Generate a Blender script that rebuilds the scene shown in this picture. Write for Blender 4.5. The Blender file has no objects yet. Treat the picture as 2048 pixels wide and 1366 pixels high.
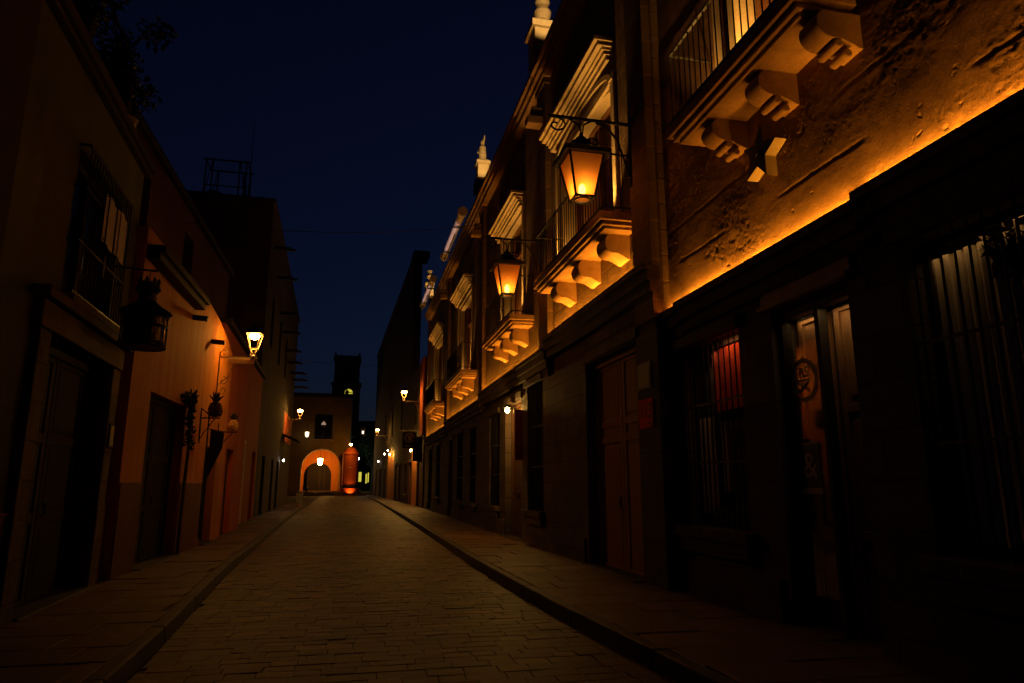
import bpy, bmesh, math, random
from mathutils import Vector, Matrix
R = math.radians
PI = math.pi
sc = bpy.context.scene
COL = sc.collection
random.seed(7)

# ------------------------------------------------------------------ helpers
class Line:
    """A facade line on the plan. u runs along it away from the camera, v is the way out towards the street, z is up."""
    def __init__(s, x0, y0, x1, y1, side):
        s.x, s.y = x0, y0
        L = math.hypot(x1 - x0, y1 - y0)
        s.dx, s.dy = (x1 - x0) / L, (y1 - y0) / L
        s.s = 1 if side == 'R' else -1
        s.rot = math.atan2(s.dy, s.dx)
    def world(s, u, v, z):
        nx, ny = -s.dy * s.s, s.dx * s.s
        return Vector((s.x + s.dx * u + nx * v, s.y + s.dy * u + ny * v, z))

class MB:
    def __init__(s, side=1):
        s.v = []; s.f = []; s.side = side
    def pts(s, ps):
        i = len(s.v)
        for (u, v, z) in ps: s.v.append((u, v * s.side, z))
        return i
    def poly(s, ps):
        i = s.pts(ps); s.f.append(tuple(range(i, i + len(ps))))
    def box(s, u0, u1, v0, v1, z0, z1):
        i = s.pts([(u0, v0, z0), (u1, v0, z0), (u1, v1, z0), (u0, v1, z0), (u0, v0, z1), (u1, v0, z1), (u1, v1, z1), (u0, v1, z1)])
        for f in ((0, 3, 2, 1), (4, 5, 6, 7), (0, 1, 5, 4), (1, 2, 6, 5), (2, 3, 7, 6), (3, 0, 4, 7)):
            s.f.append(tuple(i + k for k in f))
    def extr_u(s, prof, u0, u1):      # profile of (v, z)
        n = len(prof)
        i = s.pts([(u0, v, z) for v, z in prof] + [(u1, v, z) for v, z in prof])
        s.f.append(tuple(i + k for k in range(n))); s.f.append(tuple(i + n + k for k in range(n)))
        for k in range(n): s.f.append((i + k, i + (k + 1) % n, i + n + (k + 1) % n, i + n + k))
    def extr_v(s, prof, v0, v1):      # profile of (u, z)
        n = len(prof)
        i = s.pts([(u, v0, z) for u, z in prof] + [(u, v1, z) for u, z in prof])
        s.f.append(tuple(i + k for k in range(n))); s.f.append(tuple(i + n + k for k in range(n)))
        for k in range(n): s.f.append((i + k, i + (k + 1) % n, i + n + (k + 1) % n, i + n + k))
    def tube(s, path, r, n=8, closed=False):
        P = [Vector(p) for p in path]; m = len(P); rings = []
        for k, p in enumerate(P):
            a = P[(k - 1) % m] if (k > 0 or closed) else P[k]
            b = P[(k + 1) % m] if (k < m - 1 or closed) else P[k]
            t = (b - a).normalized()
            ref = Vector((0, 0, 1)) if abs(t.z) < .9 else Vector((1, 0, 0))
            e1 = t.cross(ref).normalized(); e2 = t.cross(e1).normalized()
            rr = r[k] if isinstance(r, (list, tuple)) else r
            rings.append(s.pts([tuple(p + e1 * (rr * math.cos(2 * PI * q / n)) + e2 * (rr * math.sin(2 * PI * q / n))) for q in range(n)]))
        for k in range(m if closed else m - 1):
            a, b = rings[k], rings[(k + 1) % m]
            for q in range(n): s.f.append((a + q, a + (q + 1) % n, b + (q + 1) % n, b + q))
        if not closed:
            s.f.append(tuple(rings[0] + q for q in range(n))); s.f.append(tuple(rings[-1] + q for q in range(n)))
    def lathe(s, prof, c=(0, 0, 0), n=16, a0=0):      # prof (r, z)
        rings = []
        for r_, z_ in prof:
            rings.append(s.pts([(c[0] + r_ * math.cos(a0 + 2 * PI * q / n), c[1] + r_ * math.sin(a0 + 2 * PI * q / n), c[2] + z_) for q in range(n)]))
        for a, b in zip(rings, rings[1:]):
            for q in range(n): s.f.append((a + q, a + (q + 1) % n, b + (q + 1) % n, b + q))
        s.f.append(tuple(rings[0] + q for q in range(n))); s.f.append(tuple(rings[-1] + q for q in range(n)))
    def leaves(s, c, rad, n, size, flat=(1, 1, 1)):
        for _ in range(n):
            d = Vector((random.gauss(0, 1), random.gauss(0, 1), random.gauss(0, 1))).normalized() * rad * random.random() ** .45
            p = Vector(c) + Vector((d.x * flat[0], d.y * flat[1], d.z * flat[2]))
            a = Vector((random.gauss(0, 1), random.gauss(0, 1), random.gauss(0, 1))).normalized()
            b = a.cross(Vector((random.gauss(0, 1), random.gauss(0, 1), random.gauss(0, 1)))).normalized()
            l = size * random.uniform(.6, 1.3)
            s.poly([tuple(p - a * l), tuple(p + b * l * .38), tuple(p + a * l), tuple(p - b * l * .38)])
    def text(s, txt, size, u, v, z, extrude=.004, align='CENTER'):
        cu = bpy.data.curves.new('lettering', 'FONT'); cu.body = txt; cu.size = size; cu.extrude = extrude
        cu.align_x = align; cu.align_y = 'CENTER'
        o = bpy.data.objects.new('lettering', cu); COL.objects.link(o)
        me = bpy.data.meshes.new_from_object(o)
        i = len(s.v)
        for q in me.vertices:
            s.v.append((u - s.side * q.co.x, s.side * v + s.side * q.co.z, z + q.co.y))
        for p in me.polygons: s.f.append(tuple(i + k for k in p.vertices))
        bpy.data.objects.remove(o); bpy.data.curves.remove(cu); bpy.data.meshes.remove(me)
    def build(s, name, m, parent=None, bevel=0, smooth=False, fix=True):
        me = bpy.data.meshes.new(name); me.from_pydata(s.v, [], s.f)
        if fix:
            bm = bmesh.new(); bm.from_mesh(me)
            bmesh.ops.recalc_face_normals(bm, faces=bm.faces); bm.to_mesh(me); bm.free()
        if smooth:
            for p in me.polygons: p.use_smooth = True
            try: me.set_sharp_from_angle(angle=R(40))
            except Exception: pass
        o = bpy.data.objects.new(name, me); COL.objects.link(o)
        o.data.materials.append(m)
        if parent: o.parent = parent
        if bevel:
            b = o.modifiers.new('bevel', 'BEVEL'); b.width = bevel; b.segments = 2; b.limit_method = 'ANGLE'; b.angle_limit = R(40)
        return o

def thing(name, label, cat, loc=(0, 0, 0), rot=0, group=None):
    o = bpy.data.objects.new(name, None); COL.objects.link(o)
    o.empty_display_size = .2; o.location = loc; o.rotation_euler = (0, 0, rot)
    o['label'] = label; o['category'] = cat
    if group: o['group'] = group
    return o
def tag(o, label, cat, group=None):
    o['label'] = label; o['category'] = cat
    if group: o['group'] = group
    return o
def on(line, u, v, z, name, label, cat, group=None):
    return thing(name, label, cat, line.world(u, v, z), line.rot, group)
def kids(o): return [c for c in COL.objects if c.parent == o]
def copy_tree(o, parent=None):
    c = o.copy(); COL.objects.link(c)
    if parent: c.parent = parent
    for ch in kids(o): copy_tree(ch, c)
    return c
def copy_to(o, line, u, v, z, label, rotz=0):
    c = copy_tree(o); c.location = line.world(u, v, z); c.rotation_euler = (0, 0, line.rot + rotz); c['label'] = label
    return c
def struct(name, mb, m, **k):
    o = mb.build(name, m, **k); o['kind'] = 'structure'; return o

# ------------------------------------------------------------------ materials
def newmat(name):
    m = bpy.data.materials.new(name); m.use_nodes = True
    nt = m.node_tree; nt.nodes.clear()
    out = nt.nodes.new('ShaderNodeOutputMaterial'); b = nt.nodes.new('ShaderNodeBsdfPrincipled')
    nt.links.new(b.outputs[0], out.inputs[0])
    return m, nt, b, out
def nd(nt, t, **k):
    n = nt.nodes.new(t)
    for a, v in k.items(): setattr(n, a, v)
    return n
def surf(name, c1, c2, rough=.8, scale=2., stretch=(1, 1, 1), fine=30., bump=.2, bdist=.02, metal=0., spec=.3, pits=0., brick=None, mortar=None, c3=None):
    """two noises for colour, a bump of fine noise, optional pits and optional courses (w, h, plane)"""
    m, nt, b, out = newmat(name); L = nt.links.new
    tc = nd(nt, 'ShaderNodeTexCoord'); mp = nd(nt, 'ShaderNodeMapping'); mp.inputs['Scale'].default_value = stretch
    L(tc.outputs['Object'], mp.inputs[0])
    n1 = nd(nt, 'ShaderNodeTexNoise'); n1.inputs['Scale'].default_value = scale; n1.inputs['Detail'].default_value = 8; n1.inputs['Roughness'].default_value = .62
    L(mp.outputs[0], n1.inputs['Vector'])
    cr = nd(nt, 'ShaderNodeValToRGB'); cr.color_ramp.elements[0].position = .32; cr.color_ramp.elements[1].position = .68
    cr.color_ramp.elements[0].color = (*c1, 1); cr.color_ramp.elements[1].color = (*c2, 1)
    L(n1.outputs['Fac'], cr.inputs[0]); col = cr.outputs[0]
    n2 = nd(nt, 'ShaderNodeTexNoise'); n2.inputs['Scale'].default_value = fine; n2.inputs['Detail'].default_value = 9; n2.inputs['Roughness'].default_value = .68
    L(tc.outputs['Object'], n2.inputs['Vector'])
    mx = nd(nt, 'ShaderNodeMix', data_type='RGBA', blend_type='MULTIPLY'); mx.inputs[0].default_value = .55
    L(col, mx.inputs[6]); cr2 = nd(nt, 'ShaderNodeValToRGB'); cr2.color_ramp.elements[0].color = (.45, .42, .4, 1); cr2.color_ramp.elements[0].position = .3; cr2.color_ramp.elements[1].position = .7
    L(n2.outputs['Fac'], cr2.inputs[0]); L(cr2.outputs[0], mx.inputs[7]); col = mx.outputs[2]
    h = nd(nt, 'ShaderNodeMath', operation='MULTIPLY_ADD'); h.inputs[1].default_value = .5
    L(n2.outputs['Fac'], h.inputs[0]); L(n1.outputs['Fac'], h.inputs[2]); hv = h.outputs[0]
    if pits:
        vo = nd(nt, 'ShaderNodeTexVoronoi'); vo.inputs['Scale'].default_value = 9; vo.inputs['Randomness'].default_value = 1
        n3 = nd(nt, 'ShaderNodeTexNoise'); n3.inputs['Scale'].default_value = 3.; n3.inputs['Detail'].default_value = 5
        L(tc.outputs['Object'], n3.inputs['Vector'])
        va = nd(nt, 'ShaderNodeVectorMath', operation='MULTIPLY_ADD'); va.inputs[1].default_value = (.25, .25, .25)
        L(n3.outputs['Color'], va.inputs[0]); L(tc.outputs['Object'], va.inputs[2]); L(va.outputs[0], vo.inputs['Vector'])
        ss = nd(nt, 'ShaderNodeMapRange', interpolation_type='SMOOTHSTEP'); ss.inputs[1].default_value = .08; ss.inputs[2].default_value = .3
        L(vo.outputs['Distance'], ss.inputs[0])
        # pits only in worn patches
        ms = nd(nt, 'ShaderNodeMapRange', interpolation_type='SMOOTHSTEP'); ms.inputs[1].default_value = .52; ms.inputs[2].default_value = .62
        L(n3.outputs['Fac'], ms.inputs[0])
        iv = nd(nt, 'ShaderNodeMath', operation='SUBTRACT'); iv.inputs[0].default_value = 1; L(ss.outputs[0], iv.inputs[1])
        pm = nd(nt, 'ShaderNodeMath', operation='MULTIPLY'); L(iv.outputs[0], pm.inputs[0]); L(ms.outputs[0], pm.inputs[1])
        ad = nd(nt, 'ShaderNodeMath', operation='MULTIPLY_ADD'); ad.inputs[1].default_value = -pits
        L(pm.outputs[0], ad.inputs[0]); L(hv, ad.inputs[2]); hv = ad.outputs[0]
    if brick:
        w, hgt, plane, depth = brick
        sx = nd(nt, 'ShaderNodeSeparateXYZ'); L(tc.outputs['Object'], sx.inputs[0])
        nw = nd(nt, 'ShaderNodeTexNoise'); nw.inputs['Scale'].default_value = 2.2; nw.inputs['Detail'].default_value = 3
        L(tc.outputs['Object'], nw.inputs['Vector'])
        cx = nd(nt, 'ShaderNodeCombineXYZ')
        L(sx.outputs['X'], cx.inputs[0]); L(sx.outputs['Z' if plane == 'xz' else 'Y'], cx.inputs[1])
        va = nd(nt, 'ShaderNodeVectorMath', operation='MULTIPLY_ADD'); va.inputs[1].default_value = (.09, .09, 0)
        L(nw.outputs['Color'], va.inputs[0]); L(cx.outputs[0], va.inputs[2])
        bt = nd(nt, 'ShaderNodeTexBrick'); bt.inputs['Scale'].default_value = 1
        bt.inputs['Brick Width'].default_value = w; bt.inputs['Row Height'].default_value = hgt; bt.inputs['Mortar Size'].default_value = min(w, hgt) * .045
        bt.inputs['Mortar Smooth'].default_value = .5; bt.inputs['Bias'].default_value = 0
        bt.inputs['Color1'].default_value = ((.3, .3, .3, 1) if plane == 'xy' else (.55, .53, .5, 1)); bt.inputs['Color2'].default_value = (1, .95, .9, 1); bt.inputs['Mortar'].default_value = (*(mortar or (.4, .38, .35)), 1)
        L(va.outputs[0], bt.inputs['Vector'])
        m2 = nd(nt, 'ShaderNodeMix', data_type='RGBA', blend_type='MULTIPLY'); m2.inputs[0].default_value = .8
        L(col, m2.inputs[6]); L(bt.outputs['Color'], m2.inputs[7]); col = m2.outputs[2]
        a2 = nd(nt, 'ShaderNodeMath', operation='MULTIPLY_ADD'); a2.inputs[1].default_value = -depth
        L(bt.outputs['Fac'], a2.inputs[0]); L(hv, a2.inputs[2]); hv = a2.outputs[0]
        if plane == 'xy':       # every paver sits at its own height
            sc_ = nd(nt, 'ShaderNodeSeparateColor'); L(bt.outputs['Color'], sc_.inputs[0])
            a3 = nd(nt, 'ShaderNodeMath', operation='MULTIPLY_ADD'); a3.inputs[1].default_value = .5
            L(sc_.outputs[0], a3.inputs[0]); L(hv, a3.inputs[2]); hv = a3.outputs[0]
    bp = nd(nt, 'ShaderNodeBump'); bp.inputs['Strength'].default_value = bump; bp.inputs['Distance'].default_value = bdist
    L(hv, bp.inputs['Height']); L(bp.outputs[0], b.inputs['Normal'])
    L(col, b.inputs['Base Color']); b.inputs['Metallic'].default_value = metal
    rr = nd(nt, 'ShaderNodeMapRange'); rr.inputs[3].default_value = max(.05, rough - .15); rr.inputs[4].default_value = min(1, rough + .12)
    L(n2.outputs['Fac'], rr.inputs[0]); L(rr.outputs[0], b.inputs['Roughness'])
    b.inputs['Specular IOR Level'].default_value = spec
    return m
def glow(name, c, s):
    m = bpy.data.materials.new(name); m.use_nodes = True; nt = m.node_tree; nt.nodes.clear()
    e = nd(nt, 'ShaderNodeEmission'); e.inputs[0].default_value = (*c, 1); e.inputs[1].default_value = s
    o = nd(nt, 'ShaderNodeOutputMaterial'); nt.links.new(e.outputs[0], o.inputs[0]); return m
def frosted(name, c):
    m = bpy.data.materials.new(name); m.use_nodes = True; nt = m.node_tree; nt.nodes.clear()
    t = nd(nt, 'ShaderNodeBsdfTranslucent'); t.inputs[0].default_value = (*c, 1)
    d = nd(nt, 'ShaderNodeBsdfDiffuse'); d.inputs[0].default_value = (c[0] * .5, c[1] * .5, c[2] * .5, 1)
    n = nd(nt, 'ShaderNodeTexNoise'); n.inputs['Scale'].default_value = 5; n.inputs['Detail'].default_value = 4
    r_ = nd(nt, 'ShaderNodeMapRange'); r_.inputs[3].default_value = .05; r_.inputs[4].default_value = .3
    nt.links.new(n.outputs['Fac'], r_.inputs[0])
    x = nd(nt, 'ShaderNodeMixShader'); nt.links.new(r_.outputs[0], x.inputs[0])
    nt.links.new(t.outputs[0], x.inputs[1]); nt.links.new(d.outputs[0], x.inputs[2])
    tr = nd(nt, 'ShaderNodeBsdfTransparent'); tr.inputs[0].default_value = (1., .75, .4, 1); y = nd(nt, 'ShaderNodeMixShader'); y.inputs[0].default_value = .24
    nt.links.new(x.outputs[0], y.inputs[1]); nt.links.new(tr.outputs[0], y.inputs[2])
    o = nd(nt, 'ShaderNodeOutputMaterial'); nt.links.new(y.outputs[0], o.inputs[0]); return m
def glass(name):
    m = bpy.data.materials.new(name); m.use_nodes = True; nt = m.node_tree; nt.nodes.clear()
    t = nd(nt, 'ShaderNodeBsdfTransparent'); g = nd(nt, 'ShaderNodeBsdfGlossy'); g.inputs['Roughness'].default_value = .03
    f = nd(nt, 'ShaderNodeLayerWeight'); f.inputs[0].default_value = .12
    x = nd(nt, 'ShaderNodeMixShader'); nt.links.new(f.outputs['Facing'], x.inputs[0]); nt.links.new(t.outputs[0], x.inputs[1]); nt.links.new(g.outputs[0], x.inputs[2])
    o = nd(nt, 'ShaderNodeOutputMaterial'); nt.links.new(x.outputs[0], o.inputs[0]); return m

M = {}
M['render_a'] = surf('worn_render_wall', (.11, .055, .03), (.40, .24, .12), rough=.92, scale=.85, fine=40, bump=.8, bdist=.012, pits=1.)
M['ashlar'] = surf('stone_ashlar_wall', (.13, .08, .05), (.24, .155, .09), rough=.88, scale=1.6, fine=26, bump=.9, bdist=.035, pits=.5, brick=(.9, .42, 'xz', .5), mortar=(.55, .5, .45))
M['dark_stone'] = surf('dark_ground_floor_stone', (.1, .078, .06), (.17, .13, .1), rough=.85, scale=1.8, fine=24, bump=.6, bdist=.03, brick=(.8, .42, 'xz', .3))  # darker stone for ground floors, ledges and sills
M['pier_stone'] = surf('darkened_pilaster_stone', (.13, .08, .05), (.22, .14, .08), rough=.85, scale=2.2, fine=36, bump=.5, bdist=.012, brick=(2., .62, 'xz', .3), mortar=(1.2, 1.1, 1.))  # pilaster colour darkened to offset surplus bounced light
M['cut_stone'] = surf('cut_stone_trim', (.24, .14, .075), (.42, .26, .14), rough=.82, scale=3., fine=40, bump=.35, bdist=.012)
M['pale_stone'] = surf('pale_carved_stone', (.5, .38, .22), (.62, .5, .32), rough=.8, scale=5, fine=40, bump=.5, bdist=.02)
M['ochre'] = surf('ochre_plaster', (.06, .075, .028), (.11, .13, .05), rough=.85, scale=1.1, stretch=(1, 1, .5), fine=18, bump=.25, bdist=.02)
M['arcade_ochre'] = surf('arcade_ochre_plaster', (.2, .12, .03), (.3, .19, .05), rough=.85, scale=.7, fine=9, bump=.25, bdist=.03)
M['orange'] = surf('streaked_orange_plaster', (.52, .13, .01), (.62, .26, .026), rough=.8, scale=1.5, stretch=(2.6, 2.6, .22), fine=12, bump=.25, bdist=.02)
M['red_plaster'] = surf('red_plaster', (.42, .07, .015), (.56, .12, .025), rough=.82, scale=1.4, stretch=(1.5, 1.5, .5), fine=16, bump=.25, bdist=.02)
M['dado'] = surf('dark_red_dado_paint', (.10, .028, .012), (.16, .05, .02), rough=.75, scale=1.5, fine=16, bump=.25, bdist=.02)
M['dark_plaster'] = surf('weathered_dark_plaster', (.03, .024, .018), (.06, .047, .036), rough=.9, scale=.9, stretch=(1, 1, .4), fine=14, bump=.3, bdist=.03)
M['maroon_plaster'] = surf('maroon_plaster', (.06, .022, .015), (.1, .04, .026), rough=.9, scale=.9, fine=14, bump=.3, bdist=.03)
M['tower'] = surf('church_tower_stone', (.1, .08, .06), (.18, .14, .1), rough=.9, scale=.6, fine=5, bump=.3, bdist=.05, brick=(1.2, .6, 'xz', .3))
M['road'] = surf('cobbled_road_stone', (.035, .021, .010), (.15, .085, .038), rough=.62, scale=1.6, fine=7, bump=1., bdist=.06, spec=.3, brick=(.5, .27, 'xy', 1.1), mortar=(.15, .13, .11))
M['flag'] = surf('worn_flagstone_pavement', (.13, .08, .042), (.23, .145, .08), rough=.6, scale=1.3, fine=14, bump=.6, bdist=.015, spec=.4, brick=(1.25, .62, 'xy', .7), mortar=(.4, .36, .32))
M['kerb'] = surf('kerb_stone', (.035, .025, .016), (.065, .045, .03), rough=.65, scale=2, fine=18, bump=.5, bdist=.015)
M['ground'] = surf('dark_earth_ground', (.05, .04, .03), (.09, .07, .05), rough=.9, scale=.5, fine=4, bump=.2)
M['iron'] = surf('black_wrought_iron', (.012, .011, .01), (.022, .02, .018), rough=.5, scale=8, fine=40, bump=.15, bdist=.004, metal=.3, spec=.4)
M['iron_paint'] = surf('pale_painted_iron', (.34, .27, .18), (.45, .36, .24), rough=.5, scale=8, fine=40, bump=.1, bdist=.004, spec=.4)
M['wood'] = surf('varnished_brown_wood', (.16, .06, .025), (.27, .11, .045), rough=.5, scale=4, stretch=(6, 6, .6), fine=30, bump=.25, bdist=.006, spec=.4)
M['mid_wood'] = surf('paled_brown_wood', (.3, .15, .065), (.42, .22, .1), rough=.6, scale=4, stretch=(6, 6, .6), fine=30, bump=.3, bdist=.006)  # wood made paler in place of missing lamplight on the street door
M['dark_wood'] = surf('dark_old_door_wood', (.07, .035, .018), (.12, .06, .03), rough=.6, scale=4, stretch=(6, 6, .6), fine=30, bump=.3, bdist=.006)
M['black_wood'] = surf('blackened_wood', (.016, .012, .009), (.03, .022, .016), rough=.7, scale=4, stretch=(6, 6, .6), fine=30, bump=.3, bdist=.006)
M['cream'] = surf('cream_cloth', (.6, .53, .38), (.74, .66, .5), rough=.9, scale=3, stretch=(8, 8, .5), fine=60, bump=.15)
M['red_cloth'] = surf('red_printed_cloth', (.5, .06, .03), (.72, .16, .07), rough=.9, scale=5, fine=30, bump=.2)
M['banner'] = surf('pale_banner_cloth', (.68, .64, .58), (.8, .76, .7), rough=.85, scale=2, fine=20, bump=.15)
M['arm_board'] = surf('cream_painted_board', (.48, .37, .21), (.6, .48, .28), rough=.6, scale=4, fine=30, bump=.15)
M['plaque'] = surf('grey_stone_plaque', (.28, .25, .19), (.36, .33, .25), rough=.6, scale=4, fine=40, bump=.2)
M['sign_orange'] = surf('orange_sign_enamel', (.85, .085, .018), (.9, .11, .025), rough=.85, scale=3, fine=30, bump=.05, spec=.05)
M['black_paint'] = surf('black_sign_paint', (.012, .01, .01), (.02, .018, .016), rough=.55, scale=6, fine=30, bump=.05)
M['white_decal'] = surf('white_window_decal', (.5, .47, .4), (.6, .56, .48), rough=.6, scale=6, fine=30, bump=.02)
M['pinkpipe'] = surf('pale_pink_pipe_paint', (.52, .42, .4), (.62, .52, .5), rough=.5, scale=3, fine=20, bump=.15)
M['leaf'] = surf('dark_green_leaf', (.012, .025, .008), (.03, .05, .016), rough=.6, scale=3, fine=10, bump=.1)
M['bark'] = surf('grey_brown_bark', (.07, .05, .035), (.13, .1, .07), rough=.9, scale=5, stretch=(3, 3, .6), fine=30, bump=.6)
M['pine_dark'] = surf('dark_glazed_ceramic', (.05, .02, .01), (.09, .04, .02), rough=.35, scale=5, fine=20, bump=.3, spec=.5)
M['pine_yellow'] = surf('yellow_glazed_ceramic', (.5, .25, .03), (.7, .42, .07), rough=.35, scale=5, fine=20, bump=.3, spec=.5)
M['terracotta'] = surf('pale_clay_pot', (.42, .36, .3), (.5, .44, .37), rough=.8, scale=5, fine=20, bump=.2)
M['white_paint'] = surf('chipped_white_trim', (.6, .5, .4), (.75, .65, .52), rough=.7, scale=5, fine=20, bump=.2)
M['glass'] = glass('clear_window_glass')
M['dark_pane'] = surf('dark_window_pane', (.01, .01, .012), (.014, .014, .016), rough=.12, scale=2, fine=4, bump=.02, spec=.5)
M['amber'] = frosted('amber_frosted_glass', (1., .42, .08))
WARM = (1., .5, .12)
M['bulb'] = glow('street_lamp_bulb', (1., .44, .065), 235)
M['bulb_far'] = glow('far_street_lamp_bulb', (1., .44, .065), 215)
M['flame'] = glow('lantern_bulb', (1., .50, .11), 38)
M['small_bulb'] = glow('small_lamp_bulb', (1., .5, .1), 600)
M['tiny_bulb'] = glow('tiny_white_bulb', (1., .85, .7), 40)
M['white_bulb'] = glow('greenish_white_lamp', (.65, 1., .85), 60)
M['led'] = glow('led_strip_light', (1., .44, .05), 6)
M['clock_lit'] = glow('backlit_clock_face', (.75, .66, .06), .75)
M['window_glow'] = glow('lit_far_window', (1., .6, .4), .3)
M['yellow_glow'] = glow('yellow_lit_window', (.9, .75, .08), .7)

# ------------------------------------------------------------------ light helpers
def lamp(kind, name, parent, loc, power, color=WARM, **k):
    l = bpy.data.lights.new(name, kind); l.energy = power; l.color = color
    o = bpy.data.objects.new(name, l); COL.objects.link(o); o.parent = parent
    o.location = loc
    for a, v in k.items():
        if a == 'rot': o.rotation_euler = v
        elif a == 'aim':
            o.rotation_euler = Vector(v).to_track_quat('-Z', 'Y').to_euler()
        else: setattr(l, a, v)
    return o

# ------------------------------------------------------------------ building parts
def wall_mesh(mb, u0, u1, z0, z1, ops, depth, vf=0.):
    """wall with rectangular niches (ua, ub, za, zb): the niche back is closed"""
    us = sorted({u0, u1, *[o[0] for o in ops], *[o[1] for o in ops]}); us = [u for u in us if u0 <= u <= u1]
    zs = sorted({z0, z1, *[o[2] for o in ops], *[o[3] for o in ops]}); zs = [z for z in zs if z0 <= z <= z1]
    def inside(u, z): return any(o[0] < u < o[1] and o[2] < z < o[3] for o in ops)
    vb = vf - depth
    for a, b in zip(us, us[1:]):
        for c, d in zip(zs, zs[1:]):
            v = vb if inside((a + b) / 2, (c + d) / 2) else vf
            mb.poly([(a, v, c), (b, v, c), (b, v, d), (a, v, d)])
    for (a, b, c, d) in ops:
        mb.poly([(a, vf, c), (a, vb, c), (a, vb, d), (a, vf, d)]); mb.poly([(b, vf, c), (b, vb, c), (b, vb, d), (b, vf, d)])
        mb.poly([(a, vf, d), (a, vb, d), (b, vb, d), (b, vf, d)]); mb.poly([(a, vf, c), (a, vb, c), (b, vb, c), (b, vf, c)])
    bk = vb - .3
    mb.poly([(u0, vf, z0), (u0, bk, z0), (u0, bk, z1), (u0, vf, z1)]); mb.poly([(u1, vf, z0), (u1, bk, z0), (u1, bk, z1), (u1, vf, z1)])
    mb.poly([(u0, vf, z1), (u0, bk, z1), (u1, bk, z1), (u1, vf, z1)]); mb.poly([(u0, bk, z0), (u1, bk, z0), (u1, bk, z1), (u0, bk, z1)])
def layers(mb, u0, u1, vback, rows, returns=True):
    """stepped moulding: rows of (overhang, z0, z1)"""
    for (o, a, b) in rows:
        e = o if returns else 0
        mb.box(u0 - e, u1 + e, vback, o, a, b)
def grille(mb, u0, u1, v, z0, z1, n, r=.011, rails=(), rr=.014):
    for k in range(n):
        u = u0 + (u1 - u0) * (k + .5) / n
        mb.tube([(u, v, z0), (u, v, z1)], r, 6)
    for z in rails: mb.box(u0, u1, v - rr * .5, v + rr * .5, z - rr, z + rr)
def door_leaf(mb, u0, u1, v, z0, z1, panels, t=.05, st=.1):
    """frame-and-panel leaf: backing board, stiles, rails, raised panels"""
    mb.box(u0, u1, v - t, v, z0, z1)
    zs = [z0] + [z0 + (z1 - z0) * p for p in panels] + [z1]
    mb.box(u0, u0 + st, v + .001, v + .028, z0, z1); mb.box(u1 - st, u1, v + .001, v + .028, z0, z1)
    for z in zs:
        mb.box(u0 + st, u1 - st, v + .001, v + .026, max(z0, z - st * .55), min(z1, z + st * .55))
    for a, b in zip(zs, zs[1:]):
        if b - a > .25: mb.box(u0 + st + .05, u1 - st - .05, v + .001, v + .018, a + .12, b - .12)
def corbel_prof(w, h):
    P = [(0, 0), (w * .9, 0)]
    for k in range(15):
        t = k / 14; a = R(50) - t * R(150); P.append((w * (.66 + .36 * math.cos(a)), -h * .36 + h * .42 * math.sin(a)))
    P += [(w * .46, -h * .80), (w * .34, -h * .86), (w * .2, -h * .94), (w * .1, -h), (0, -h)]
    return P
def scroll(c, r0, turns, flip=1, n=22, start=0.):
    out = []
    for k in range(n):
        t = k / (n - 1); a = start + flip * turns * 2 * PI * t; r = r0 * (1 - .82 * t)
        out.append((c[0] + r * math.cos(a), c[1] + r * math.sin(a)))
    return out

# ================================================================== SETTING
LA = Line(4.4, 0, 4.4, 10, 'R'); LB = Line(4.13, 10, 3.58, 46, 'R'); LC = Line(3.62, 41.8, 1.3, 95, 'R')
L1 = Line(-3.5, 6, -3.86, 12, 'L'); L2 = Line(-3.7, 12, -3.75, 20, 'L'); L3 = Line(-4.0, 20, -5.4, 54, 'L')

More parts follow.
